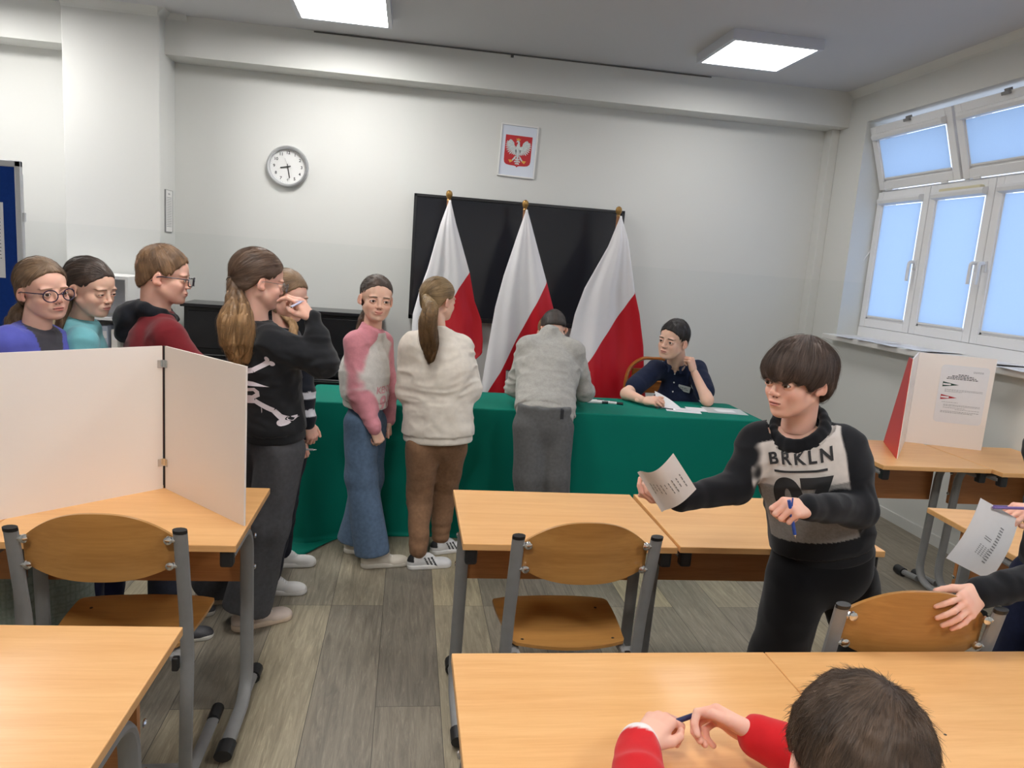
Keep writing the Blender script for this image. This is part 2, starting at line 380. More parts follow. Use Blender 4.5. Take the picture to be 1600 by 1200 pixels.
# wall piers between the window units
structure('wall_piers', MB().box(3.50, WX, 3.525, 3.67, OZ0, OZ1).box(3.50, WX, 1.595, 1.74, OZ0, OZ1).box(3.50, WX, -.45, -.19, OZ0, OZ1), M_WALL)
structure('trim_7', MB().box(3.265, 3.56, -.45, 5.475, 1.16, 1.20, bev=.006), noisy('stone_sill', lin(222, 221, 218), lin(205, 203, 200), 9, .35, .5))

# ------------------------------------------------------------------ ceiling lamps
M_LAMPF = mat('lamp_frame_white', lin(200, 203, 212), .45)
def ceiling_light(x, y, label, pw=1.0):
    M_DIFF = mat('lamp_diffuser_%d' % int(pw*100), (1, 1, 1, 1), .5, emit=(1, .985, .965, 1), es=LAMP*pw)
    r = empty('ceiling_light', (x, y, CZ), 0, label, 'ceiling light', 'square light panels on the ceiling')
    f = MB(); a, b = .30, .272
    for q in ((-a, a, -a, -b), (-a, a, b, a), (-a, -b, -b, b), (b, a, -b, b)): f.box(q[0], q[1], q[2], q[3], -.062, 0)
    f.box(-b, b, -b, b, -.05, -.001)
    f.build('lamp_frame', M_LAMPF, r)
    MB().box(-b+.0005, b-.0005, -b+.0005, b-.0005, -.0585, -.0505).build('lamp_diffuser', M_DIFF, r)
    return r
ceiling_light(2.185, 4.89, 'square white light panel on the ceiling near the window wall', .52)
ceiling_light(-.49, 4.93, 'square white light panel on the ceiling above the wall clock side', 1.25)
for x, y, s, pw in ((-.49, 2.3, 'second row over the queue', 1.1), (2.185, 2.3, 'second row beside the windows', .8), (-.49, -.3, 'row behind the camera, left', 1.8), (2.185, -.3, 'row behind the camera, by the windows', 1.5), (-2.85, 4.85, 'over the far left of the room', 1.3)):
    ceiling_light(x, y, 'square white light panel on the ceiling, '+s, pw)
# ================================================================== desks and chairs
M_BEECH = wood('beech_laminate', lin(233, 182, 122), lin(220, 164, 104), 'X', .32)
M_BEECHE = wood('beech_edge', lin(214, 158, 100), lin(196, 138, 80), 'X', .4)
M_APRON = wood('beech_panel', lin(190, 128, 74), lin(166, 106, 58), 'X', .4)
M_PLY = wood('lacquered_plywood', lin(188, 138, 76), lin(160, 112, 58), 'X', .28, .5)
def make_desk(label, w=.70, d=.54, h=.71, group='single beech pupil desks'):
    """origin on the floor at the middle of the seat-side edge; the desk runs to +Y"""
    r = empty('school_desk', (0, 0, 0), 0, label, 'desk', group)
    MB().box(-w/2, w/2, 0, d, h-.022, h, bev=.0025).build('desk_top', [M_BEECH], r)
    MB().box(-w/2+.03, w/2-.03, .345, .362, h-.27, h-.03).build('front_panel', M_APRON, r)
    for s in (-1, 1):
        x = s*(w/2-.03)
        lg = MB().tube(fillet([(x, .035, h-.045), (x, .30, h-.045), (x, .335, .035), (x, .02, .035)], .11, 8), .0195, 12, flat=(.75, 1.15), up=(1, 0, 0))
        lg.tube([(x, .33, .04), (x, .47, .026)], .016, 10)
        q = lg.build('leg', M_METAL, r, smooth=True)
        MB().box(x-.019, x+.019, .012, .05, h-.076, h-.023, bev=.008).build('end_cap', M_BLACKP, q)
        MB().tube([(x, -.005, .034), (x, .06, .034)], .023, 12, flat=(.85, 1.2), up=(1, 0, 0)).build('foot_cap', M_BLACKP, q, smooth=True)
        MB().tube([(x, .44, .026), (x, .50, .026)], .025, 12).build('foot_cap', M_BLACKP, q, smooth=True)
        for z in (h-.10, h-.21): MB().lathe([(.009, 0), (.009, .003), (.006, .006)], 10, Matrix.Translation((x+s*.018, .333, z)) @ Matrix.Rotation(s*PI/2, 4, 'Y')).build('bolt', M_CHROME, q)
    MB().box(-w/2+.04, w/2-.04, .30, .33, h-.06, h-.024).build('cross_bar', M_METAL, r)
    return r
def desk_at(x0, x1, y0, z, label, rz=0, group='single beech pupil desks', d=.54):
    r = make_desk(label, x1-x0, d, z, group); r.location = ((x0+x1)/2, y0, 0); r.rotation_euler.z = rz
    return r
desk_at(-1.162, -.46, 2.12, .71, 'beech desk on the left carrying the tall white folding partition')
desk_at(-1.867, -1.165, 2.12, .71, 'beech desk cut by the left edge of the picture beside the partition desk')
desk_at(-1.183, -.480, 1.11, .71, 'empty beech desk in the bottom left corner', math.radians(-1.2))
desk_at(.204, .900, 2.165, .71, 'beech desk in front of the green table with a chair drawn up centre')
desk_at(.911, 1.632, 2.168, .71, 'beech desk right of centre behind the boy with the paper', math.radians(-.6))
desk_at(.134, .876, .985, .71, 'beech desk in the foreground under the hands with the dark blue pen', d=.54)
desk_at(.878, 1.62, .985, .71, 'foreground beech desk at the lower right with a small dark dot', d=.54)
MB().lathe([(.003, 0), (.003, .0006)], 10, Matrix.Translation(atz(1477, 1148, .7101))).build('ink_spot', M_BLACKP)
tag(bpy.data.objects['ink_spot'], 'tiny dark speck on the foreground desk, right of the head', 'speck')
RZ = .755
desk_at(2.27, 2.845, 3.12, RZ, 'beech desk under the window sill carrying the voting booth')
desk_at(2.85, 3.37, 3.06, RZ, 'beech desk at the far right by the windowsill wall')
desk_at(2.10, 2.75, 2.08, .71, 'beech desk at the right edge behind the hand with paper', math.radians(-5))

def make_chair(label, group='plywood pupil chairs'):
    """origin on the floor under the backrest, seat towards +Y"""
    r = empty('school_chair', (0, 0, 0), 0, label, 'chair', group)
    bw, n = .205, 20
    # backrest: curved plywood lens shape
    V = []; F = []
    nu, nv = 28, 12
    for k in (0, 1):
        for i in range(nu+1):
            u = -1+2*i/nu
            x = u*.190
            top = .862 - .078*abs(u)**2.4; bot = .668 + .044*abs(u)**2.6
            for j in range(nv+1):
                t = j/nv
                z = bot+(top-bot)*t
                y = -.030*(1-u*u) + (-.085*(z-.70)) + .004 + (k*.010)
                V.append((x, y-.005, z))
    M_ = (nu+1)*(nv+1)
    for i in range(nu):
        for j in range(nv):
            a = i*(nv+1)+j
            F += [(a, a+nv+1, a+nv+2, a+1), (M_+a, M_+a+1, M_+a+nv+2, M_+a+nv+1)]
    for i in range(nu):
        for j in (0, nv):
            a = i*(nv+1)+j; F.append((a, a+nv+1, M_+a+nv+1, M_+a))
    for j in range(nv):
        for i in (0, nu):
            a = i*(nv+1)+j; F.append((a, a+1, M_+a+1, M_+a))
    mb = MB(); mb.add(V, F); mb.build('backrest', M_PLY, r, smooth=True)
    # seat
    V = []; F = []; nu, nv = 24, 18
    for k in (0, 1):
        for j in range(nv+1):
            t = j/nv; y = .035+t*.355
            hw = .172+.03*math.sin(PI*min(1, t*1.05)*.55)
            e = min(1, min(t, 1-t)*9); hw -= .045*(1-math.sqrt(max(0, 1-(1-e)**2)))
            for i in range(nu+1):
                u = -1+2*i/nu
                z = .438 - .012*(1-u*u)*math.sin(PI*t) - .022*max(0, t-.86)**1*6*.5 + .012*max(0, .18-t)*4 - k*.010
                V.append((u*hw, y + (-.02*(1-u*u) if t < .5 else .012*(1-u*u))*abs(1-2*t), z))
    M_ = (nu+1)*(nv+1)
    for j in range(nv):
        for i in range(nu):
            a = j*(nu+1)+i; F += [(a, a+1, a+nu+2, a+nu+1), (M_+a, M_+a+nu+1, M_+a+nu+2, M_+a+1)]
    for j in range(nv):
        for i in (0, nu): a = j*(nu+1)+i; F.append((a, a+nu+1, M_+a+nu+1, M_+a))
    for i in range(nu):
        for j in (0, nv): a = j*(nu+1)+i; F.append((a, a+1, M_+a+1, M_+a))
    mb = MB(); mb.add(V, F); st = mb.build('seat', M_PLY, r, smooth=True)
    for sx in (-1, 1):
        for y in (.085, .29): MB().lathe([(.005, 0), (.005, .0012)], 8, Matrix.Translation((sx*.145, y, .437))).build('screw', M_BLACKP, st)
    for s in (-1, 1):
        x = s*bw
        q = MB().tube(fillet([(x, -.035, .815), (x, .02, .55), (x, .035, .42), (x, .01, .02+.015), (x, .36, .02)], .05, 6), .0130, 12, flat=(.8, 1.45), up=(1, 0, 0)).build('leg', M_METAL, r, smooth=True)
        MB().tube([(x, -.0385, .822), (x, -.036, .812)], .0138, 12, flat=(.75, 1.38), up=(1, 0, 0)).build('tube_cap', M_BLACKP, q, smooth=True)
        MB().tube([(x, .33, .021), (x, .40, .021)], .020, 12).build('foot_cap', M_BLACKP, q, smooth=True)
        MB().tube([(x, -.01, .034), (x, .05, .026)], .021, 10).build('foot_cap', M_BLACKP, q, smooth=True)
        MB().box(x-s*.035-.012, x-s*.035+.012, .03, .33, .405, .424, bev=.004).box(min(x, x-s*.04), max(x, x-s*.04), .03, .06, .40, .425, bev=.004).build('seat_bracket', M_METAL, q)
        MB().box(x-s*.028-.009, x-s*.028+.009, .012, .034, .385, .425, bev=.004).build('bracket_cap', M_BLACKP, q)
        for z in (.790, .712):
            yy = -.0335+(.815-z)*.2
            b = MB(); b.tube([(x, yy, z), (x-s*.030, yy-.002, z)], .008, 8); b.lathe([(.012, 0), (.011, .006), (.005, .009)], 12, Matrix.Translation((x-s*.030, yy-.002-.003, z)) @ Matrix.Rotation(PI/2, 4, 'X'))
            b.build('bolt', M_CHROME, q, smooth=True)
    MB().tube([(-bw, .10, .025), (bw, .10, .025)], .011, 10).tube([(-bw+.03, .2, .41), (bw-.03, .2, .41)], .010, 10).build('cross_bar', M_METAL, r, smooth=True)
    return r
ch0 = make_chair('plywood chair at the left, drawn up to the desk with the white partition')
ch0.location = (-.770, 1.985, 0); ch0.rotation_euler.z = math.radians(.5)
def chair_copy(x, y, rz, label):
    c = copy_tree(ch0); c.location = (x, y, 0); c.rotation_euler.z = math.radians(rz); c['label'] = label; return c
chair_copy(.545, 2.0, 1.5, 'plywood chair in the middle of the picture, backrest towards the viewer')
chair_copy(1.285, 1.575, -3, 'plywood chair on the right gripped by a hand at its backrest')
chair_copy(.62, .52, 0, 'plywood chair under the boy in red in the foreground')

# ================================================================== partitions (voting screens)
M_SCREEN = noisy('white_coated_board', lin(243, 235, 228), lin(238, 229, 222), 3, .35, .45)
M_SCREENR = mat('red_coated_board', lin(200, 36, 40), .4)
def screen(pts, z0, h, label, mats, th=.006, hinge=True):
    r = empty('folding_partition', (pts[0][0], pts[0][1], z0), 0, label, 'partition')
    o = Vector((pts[0][0], pts[0][1], 0))
    for (a, b), mm in zip(zip(pts, pts[1:]), mats):
        a = Vector((*a, 0))-o; b = Vector((*b, 0))-o; d = (b-a).normalized(); nrm = Vector((-d.y, d.x, 0))
        a2 = a+d*.0055; b2 = b-d*.0055; poly = [a2, b2, b2+nrm*th, a2+nrm*th]
        MB().prism([(p.x, p.y) for p in poly], 0, h).build('panel', mm, r)
    if hinge:
        for p, (a, b, c) in [((pts[i]), (pts[i-1], pts[i], pts[i+1])) for i in range(1, len(pts)-1)]:
            B = Vector((*b, 0))-o
            MB().box(B.x-.003, B.x+.003, B.y-.001, B.y+.004, .0, h).build('hinge_strip', M_BLACKP, r)
            for z in (h*.19, h*.88):
                mb = MB()
                for e in (a, c):
                    d = (Vector((*e, 0))-Vector((*b, 0))).normalized(); n = Vector((-d.y, d.x, 0)); n = n if n.y < 0 else -n
                    q0 = B+d*.004+n*.001; q1 = B+d*.024+n*.001
                    mb.prism([(q0.x, q0.y), (q1.x, q1.y), (q1.x+n.x*.002, q1.y+n.y*.002), (q0.x+n.x*.002, q0.y+n.y*.002)], z-.013, z+.013)
                mb.tube([(B.x, B.y-.003, z-.013), (B.x, B.y-.003, z+.013)], .004, 8)
                mb.build('hinge', M_CHROME, r)
    return r
screen([(-1.335, 2.13), (-.812, 2.628), (-.467, 2.272)], .71, .502, 'tall white folding partition standing on the left desk', [M_SCREEN]*2)
bA, bB, bC, bD = atz(1381, 690, RZ), atz(1401, 717, RZ), atz(1413, 690, RZ), atz(1534, 704, RZ)
scr = empty('voting_booth', (bB.x, bB.y, RZ), 0, 'white voting booth with a red wing and an instruction sheet', 'partition')
o = Vector((bB.x, bB.y, RZ))
for a, b, mm, sl in ((bA, bB, M_SCREENR, .80), (bB, bC, M_SCREEN, 0), (bC, bD, M_SCREEN, 0)):
    a = a-o; b = b-o; d = (b-a).normalized()*.004; nn = Vector((-d.y, d.x, 0)).normalized()*.0028; up_ = Vector((0, 0, .50))
    q = [a+d, b-d, b-d+up_, (a+d).lerp(b-d, sl)+up_]; V = [v-nn for v in q]+[v+nn for v in q]
    MB().add(V, [(0, 1, 2, 3), (7, 6, 5, 4), (0, 4, 5, 1), (1, 5, 6, 2), (2, 6, 7, 3), (3, 7, 4, 0)]).build('panel', mm, scr)
# instruction sheet taped to the booth
def text_obj(s, size, m, name, parent=None, ext=.0003, bold=0, align='CENTER', spacing=1.0):
    c = bpy.data.curves.new(name, 'FONT'); c.body = s; c.size = size; c.extrude = ext; c.align_x = align; c.align_y = 'CENTER'; c.offset = bold; c.space_character = spacing
    o = bpy.data.objects.new(name, c); COL.objects.link(o); dg = bpy.context.evaluated_depsgraph_get(); dg.update()
    me = bpy.data.meshes.new_from_object(o.evaluated_get(dg)); COL.objects.unlink(o); bpy.data.objects.remove(o); me.materials.clear(); me.materials.append(m)
    r = bpy.data.objects.new(name, me); COL.objects.link(r)
    if parent: r.parent = parent
    return r
M_INK = mat('black_ink', (.02, .02, .022, 1), .7); M_GREYINK = mat('grey_ink', (.25, .25, .26, 1), .7); M_REDINK = mat('red_ink', lin(170, 24, 40), .6)
M_PAPER = noisy('white_paper', lin(232, 231, 232), lin(226, 225, 227), 40, .7, .3)
def frame_between(a, b, up=(0, 0, 1)):
    """matrix whose x runs a->b, y is up, z the face normal towards the viewer"""
    x = (Vector(b)-Vector(a)).normalized(); z = x.cross(Vector(up)).normalized(); y = z.cross(x)
    return Matrix(((x.x, y.x, z.x, a[0]), (x.y, y.y, z.y, a[1]), (x.z, y.z, z.z, a[2]), (0, 0, 0, 1)))
T = frame_between((bC.x, bC.y, RZ), (bD.x, bD.y, RZ))
T = T @ Matrix.Translation((0.005, 0, .0034))
sheet = empty('instruction_sheet', T @ Vector((.30, .30, 0)), 0, 'rounded laminated instruction sheet with two arrow pennants on the voting booth', 'sheet of paper')
sheet.matrix_world = T @ Matrix.Translation((.235, .290, 0))
def rrect(w, h, r, n=5):
    out = []
    for cx, cy, a0 in ((w/2-r, h/2-r, 0), (-w/2+r, h/2-r, 90), (-w/2+r, -h/2+r, 180), (w/2-r, -h/2+r, 270)):
        for k in range(n+1):
            a = math.radians(a0+90*k/n); out.append((cx+r*math.cos(a), cy+r*math.sin(a)))
    return out
mb = MB(); mb.prism(rrect(.235, .315, .02), 0, .0008); mb.build('paper', M_PAPER, sheet)
def lines(parent, spec, m, name='printed_lines', z=.001, T=None):
    """rows of little word dashes: (x0, x1, y, height)"""
    mb = MB(); rnd = random.Random(5)
    for x0, x1, y, h in spec:
        x = x0
        while x < x1:
            w = rnd.uniform(.004, .012)*(h/.002)**.5; w = min(w, x1-x); mb.box(x, x+w*.86, y-h/2, y+h/2, z, z+.0003, T=T); x += w+.0012
    return mb.build(name, m, parent)
lines(sheet, [(-.03, .02, .108, .004), (-.06, .045, .100, .004), (-.08, .06, .092, .004), (-.085, .07, .084, .004)], M_INK)
lines(sheet, [(-.085, .10, .025, .002), (-.085, .10, .019, .002), (-.085, .0, .013, .002), (-.09, -.01, -.045, .002), (-.08, .10, -.058, .002), (-.08, .10, -.064, .002), (-.08, .03, -.074, .002), (-.02, .10, -.082, .002), (-.09, .10, -.094, .0025), (-.09, .07, -.101, .0025), (.04, .09, .13, .002), (.04, .09, .125, .002)], M_GREYINK)
for y, mm in ((.052, mat('dark_green_ink', lin(30, 66, 56), .6)), (-.018, M_REDINK)):
    mb = MB(); mb.prism([(-.10, y-.014), (-.02, y), (-.10, y+.014)], .001, .0013); f = mb.build('pennant', mm, sheet)
    MB().prism([(-.098, y-.0045), (-.062, y-.0045), (-.058, y), (-.062, y+.0045), (-.098, y+.0045)], .0013, .0016).build('pennant_stripe', M_PAPER, f)

# ================================================================== the green-clothed table
TZ = .755; TX0, TX1, TY0, TY1 = -.52, 2.12, 4.045, 4.56
for i in range(2):
    a = TX0+.03+i*1.30; b = a+1.29
    t = empty('folding_table', ((a+b)/2, (TY0+TY1)/2, 0), 0, 'long table wholly covered by the green cloth, '+('left' if i == 0 else 'right')+' half', 'table')
    hw = (b-a)/2
    MB().box(-hw, hw, -.23, .23, TZ-.03, TZ-.008).build('table_top', M_BEECH, t)
    for sx in (-1, 1):
        for sy in (-1, 1): MB().box(sx*(hw-.05)-.015, sx*(hw-.05)+.015, sy*.19-.015, sy*.19+.015, 0, TZ-.03).build('leg', M_METAL, t)
def cloth_mat():
    m = noisy('green_satin_cloth', lin(0, 120, 102), lin(0, 112, 95), 5, .7, .15, .12, 500)
    return m
def table_cloth():
    # perimeter path of the table; rows from the table centre out over the edge and down to the floor
    x0, x1, y0, y1 = TX0, TX1, TY0, TY1; r = .03
    per = []
    def seg(a, b, n):
        for k in range(n): per.append((a[0]+(b[0]-a[0])*k/n, a[1]+(b[1]-a[1])*k/n))
    def arc(cx, cy, a0, n=8):
        for k in range(n): a = math.radians(a0+90*k/n); per.append((cx+r*math.cos(a), cy+r*math.sin(a)))
    seg((x0+r, y0), (x1-r, y0), 200); arc(x1-r, y0+r, 270); seg((x1, y0+r), (x1, y1-r), 44); arc(x1-r, y1-r, 0)
    seg((x1-r, y1), (x0+r, y1), 150); arc(x0+r, y1-r, 90); seg((x0, y1-r), (x0, y0+r), 44); arc(x0+r, y0+r, 180)
    n = len(per); V = []; rows = []
    for f in (0, .3, .6, .85, .96): rows.append(('t', f))
    for k in range(5): rows.append(('e', k/4))
    for k in range(1, 27): rows.append(('d', k/26))
    rs = random.Random(3); ph = [rs.uniform(0, 6.28) for _ in range(12)]
    s = 0; S = []
    for i in range(n):
        a = per[i]; b = per[(i+1) % n]; S.append(s); s += math.hypot(b[0]-a[0], b[1]-a[1])
    cx, cy = (x0+x1)/2, (y0+y1)/2
    for kind, f in rows:
        for i, (x, y) in enumerate(per):
            px, py = per[i-1]; qx, qy = per[(i+1) % n]; tx, ty = qx-px, qy-py; l = math.hypot(tx, ty) or 1; nx, ny = ty/l, -tx/l
            if kind == 't':
                g_ = .15+.85*f; V.append((cx+(x-cx)*(.85+.15*g_), cy+(y-cy)*g_, TZ))
            elif kind == 'e':
                a = f*PI/2; V.append((x+nx*.008*math.sin(a)-0*nx, y+ny*.008*math.sin(a), TZ-.008*(1-math.cos(a))))
            else:
                u = S[i]; front = y < y0+.02 and x0+.1 < x < x1-.05
                corner = min(math.hypot(x-x0, y-y0), 9)
                lx = min(math.hypot(x-cxx, y-cyy) for cxx in (x0, x1) for cyy in (y0, y1))
                cor = math.exp(-(lx/.13)**2)
                amp = (.006 if front else .009)*f + .008*cor*f
                w = math.sin(u*13+ph[0]+1.5*math.sin(u*2.1)) * .5 + math.sin(u*29+ph[1]+2*math.sin(u*3.3)) * .22 + math.sin(u*5+ph[2])*.6
                if front: w += -1.1*math.exp(-((x-1.48)/.012)**2) + .8*math.exp(-((x-.9)/.02)**2)
                out = .010 + amp*w + .012*f + .075*cor*f**1.5 + (.05*f**3*math.exp(-((x-x0)/.22)**2) if y < cy else 0)
                z = (TZ-.008)*(1-f)+.004*f
                V.append((x+nx*out, y+ny*out, z))
    # cloth spread on the floor at the left corner, and a short hem elsewhere
    for k in range(1, 6):
        f = k/5
        for i, (x, y) in enumerate(per):
            bx, by, bz = V[(len(rows)-1)*n+i]
            px, py = per[i-1]; qx, qy = per[(i+1) % n]; tx, ty = qx-px, qy-py; l = math.hypot(tx, ty) or 1; nx, ny = ty/l, -tx/l
            c = math.exp(-((x-(x0+.02))/.13)**2)*(1 if y < cy else .0)
            ln = .012+.16*c
            V.append((bx+nx*ln*f-.0*c*f, by+ny*ln*f, .004+.006*c*math.sin(9*f+S[i]*20)**2))
    nr = len(rows)+5; F = []
    for j in range(nr-1):
        for i in range(n): F.append((j*n+i, j*n+(i+1) % n, (j+1)*n+(i+1) % n, (j+1)*n+i))
    F.append(tuple(range(n-1, -1, -1)))
    o = pydata('tablecloth', V, F, cloth_mat(), None, True)
    tag(o, 'long green cloth over the table, reaching the floor', 'tablecloth')
    md = o.modifiers.new('s', 'SOLIDIFY'); md.thickness = .0015; md.offset = -1
table_cloth()

# ================================================================== papers and pens
def sheet_of_paper(c, w, h, rz, label, group=None, curl=0, mm=None, rows=None, z=None, cat='sheet of paper', name='paper_sheet'):
    r = empty(name, c, math.radians(rz), label, cat, group)
    V = []; F = []; nx, ny = 8, 8
    for k in (0, 1):
        for j in range(ny+1):
            for i in range(nx+1):
                u, v = i/nx, j/ny; V.append(((u-.5)*w, (v-.5)*h, k*.0006+curl*(abs(2*u-1)**3)*v))
    M_ = (nx+1)*(ny+1)
    for j in range(ny):
        for i in range(nx):
            a = j*(nx+1)+i; F += [(a, a+nx+1, a+nx+2, a+1), (M_+a, M_+a+1, M_+a+nx+2, M_+a+nx+1)]
    mb = MB(); mb.add(V, F); mb.build('paper', mm or M_PAPER, r, smooth=True)
    if rows: lines(r, rows, M_GREYINK, z=.0009)
    return r
M_GPAPER = mat('grey_sleeve', lin(190, 196, 196), .3)
sheet_of_paper((1.70, 4.26, TZ+.002), .21, .14, -14, 'white ballot list lying under the seated boy\'s raised sheet', rows=[(-.08, .07, .03, .002), (-.08, .05, .0, .002)])
sheet_of_paper((1.80, 4.30, TZ+.0035), .12, .12, -10, 'small white slip beside the seated boy\'s sheet')
sheet_of_paper((1.985, 4.30, TZ+.002), .25, .19, -8, 'grey document sleeve near the right end of the green table', mm=M_GPAPER)
sheet_of_paper((1.985, 4.29, TZ+.0035), .12, .085, -6, 'white slip lying on the grey document sleeve')
for k, (x, y, a) in enumerate(((1.16, 4.40, 12), (1.20, 4.385, -8), (1.235, 4.37, 6), (1.18, 4.355, 2), (1.275, 4.36, -14))):
    r = empty('marker_pen', (x, y, TZ+.009), math.radians(a), 'white marker pen with black cap in the heap beside the bending boy', 'pen', 'marker pens heaped on the green cloth')
    MB().tube([(-.06, 0, 0), (.03, 0, 0)], .0085, 12).build('barrel', M_WHITE, r, smooth=True)
    MB().tube([(.03, 0, 0), (.07, 0, 0)], .0088, 12).build('cap', M_BLACKP, r, smooth=True)
# papers on the windowsill
sl = [(3.38, 5.15, .21, .297, 88, 0), (3.40, 4.90, .21, .297, 95, 0), (3.37, 4.66, .297, .21, 5, .006), (3.41, 4.38, .21, .297, 100, .008), (3.38, 4.08, .21, .297, 84, 0), (3.41, 3.80, .21, .297, 92, .01), (3.37, 3.55, .297, .21, -4, .004)]
nm = ['leftmost, next to the room corner', 'second from the room corner', 'third from the room corner', 'with a lifted edge, left of the booth top', 'directly above the booth', 'just right of the booth, edge lifted', 'at the right edge of the picture']
for k, (x, y, w, h, a, cu) in enumerate(sl):
    sheet_of_paper((x, y, 1.2015+.0008*(k % 2)), w, h, a, 'paper sheet on the windowsill, '+nm[k], 'loose sheets on the windowsill', cu, rows=[(-.08, .08, .1-.03*i, .0025) for i in range(5)] if w < .25 else [(-.12, .12, .06-.03*i, .0025) for i in range(4)])

# ================================================================== wall things
# clock
cl = empty('wall_clock', (-.942, BY, 2.157), 0, 'round silver wall clock with black numerals', 'clock')
cl.rotation_euler = (PI/2, 0, 0)
MB().lathe([(.10, 0), (.147, 0), (.152, .012), (.150, .036), (.143, .044), (.132, .043), (.127, .030), (.127, .012), (.10, .010)], 64).build('clock_case', mat('brushed_silver', (.62, .63, .65, 1), .3, .85), cl, smooth=True)
MB().lathe([(.1275, .008), (.1275, .014)], 64).build('clock_face', mat('clock_dial', lin(222, 222, 220), .5), cl)
for k in range(1, 13):
    a = PI/2-k*PI/6; t = text_obj(str(k), .030, M_INK, 'numeral', cl, .0002, .0007); t.location = (.100*math.cos(a), .100*math.sin(a), .0145)
tk = MB()
for k in range(60):
    a = k*PI/30; tk.box(.117, .122, -.0005, .0005, .0142, .0145, T=Matrix.Rotation(a, 4, 'Z'))
tk.build('minute_marks', M_INK, cl)
def hand(name, ang, l, w, z, tail):
    a = math.radians(90-ang); MB().box(-tail, l, -w, w, z, z+.0008, T=Matrix.Rotation(a, 4, 'Z')).build(name, M_INK, cl)
hand('hour_hand', 258, .056, .0036, .020, .022); hand('minute_hand', 169, .084, .003, .022, .020); hand('second_hand', 340, .062, .0005, .024, .02)
MB().lathe([(.006, .014), (.006, .026)], 16).build('hub', M_INK, cl)
# national emblem in a white frame
em = empty('framed_emblem', (.785, BY, 2.425), 0, 'white framed picture of a crowned white eagle on a red shield', 'framed picture')
em.rotation_euler = (PI/2, 0, math.radians(0)); em.matrix_world = Matrix.Translation((.787, BY, 2.427)) @ Matrix.Rotation(math.radians(1.4), 4, 'Y') @ Matrix.Rotation(PI/2, 4, 'X')
f = MB(); a, b, t = .146, .197, .010
f.box(-a, a, b-t, b, 0, .016).box(-a, a, -b, -b+t, 0, .016).box(-a, -a+t, -b+t, b-t, 0, .016).box(a-t, a, -b+t, b-t, 0, .016)
f.build('picture_frame', M_WHITE, em)
MB().box(-a+t, a-t, -b+t, b-t, 0, .008).build('mount', mat('mount_card', lin(214, 220, 232), .25), em)
sh = [(-.105, .105), (.105, .105), (.105, -.095), (.100, -.118), (.085, -.132), (.060, -.137), (.02, -.139), (.008, -.142), (0, -.152), (-.008, -.142), (-.02, -.139), (-.06, -.137), (-.085, -.132), (-.100, -.118), (-.105, -.095)]
MB().prism([(x, y*.93+.018) for x, y in sh], .008, .009).build('shield', mat('shield_red', lin(186, 38, 44), .4), em)
eg = MB()
for s in (-1, 1):
    # wing arm
    arm = [(.012, .028), (.030, .040), (.036, .062), (.052, .078), (.066, .084), (.078, .072), (.086, .050), (.082, .03), (.06, .012), (.02, -.002)]
    eg.prism([(s*x, y) for x, y in arm] if s > 0 else [(s*x, y) for x, y in arm][::-1], .009, .0098)
    for k in range(11):
        an = math.radians(38-12.5*k); L_ = .052+.012*math.sin(k*.3); bx, by = .052-.0035*k, .040-.0030*k
        if k > 7: L_ *= .85
        dx, dy = math.cos(an), math.sin(an); px_, py_ = -dy, dx; w = .0048
        q = [(bx-px_*w, by-py_*w), (bx+dx*L_*.8-px_*w, by+dy*L_*.8-py_*w), (bx+dx*L_, by+dy*L_), (bx+dx*L_*.8+px_*w, by+dy*L_*.8+py_*w), (bx+px_*w, by+py_*w)]
        q = [(s*x, y) for x, y in q]; eg.prism(q if s > 0 else q[::-1], .0090+.00003*k, .0100+.00003*k)
    lg = [(.010, -.035), (.022, -.04), (.046, -.074), (.040, -.079), (.018, -.058)]
    eg.prism([(s*x, y) for x, y in lg] if s > 0 else [(s*x, y) for x, y in lg][::-1], .009, .0101)
eg.prism([(-.016, .03), (-.011, .05), (-.004, .058), (-.008, .068), (-.016, .066), (-.020, .060), (-.016, .074), (-.006, .080), (.004, .076), (.010, .064), (.010, .050), (.016, .03), (.020, .0), (.012, -.03), (.006, -.055), (.0, -.112), (-.006, -.055), (-.012, -.03), (-.020, .0)], .009, .0103)
for s in (-1, 1):
    for k, (y, w) in enumerate(((-.062, .020), (-.078, .026), (-.094, .018))):
        q = [(s*.003, y+.006), (s*w*.7, y+.005), (s*w, y-.001), (s*w*.75, y-.007), (s*.003, y-.004)]; eg.prism(q if s < 0 else q[::-1], .009, .0101)
eg.build('eagle', noisy('eagle_white', lin(232, 236, 236), lin(150, 160, 158), 90, .5), em)
gd = MB(); gd.prism([(-.018, .080), (.010, .078), (.014, .096), (.006, .088), (-.003, .100), (-.012, .090), (-.020, .098)], .009, .0104)
for s in (-1, 1): gd.prism([(s*.040, -.068), (s*.070, -.070), (s*.062, -.082), (s*.056, -.092), (s*.046, -.084), (s*.036, -.080)][::(1 if s < 0 else -1)], .0095, .0106)
gd.build('gold_crown_and_claws', mat('gold_paint', lin(218, 160, 70), .4), em)
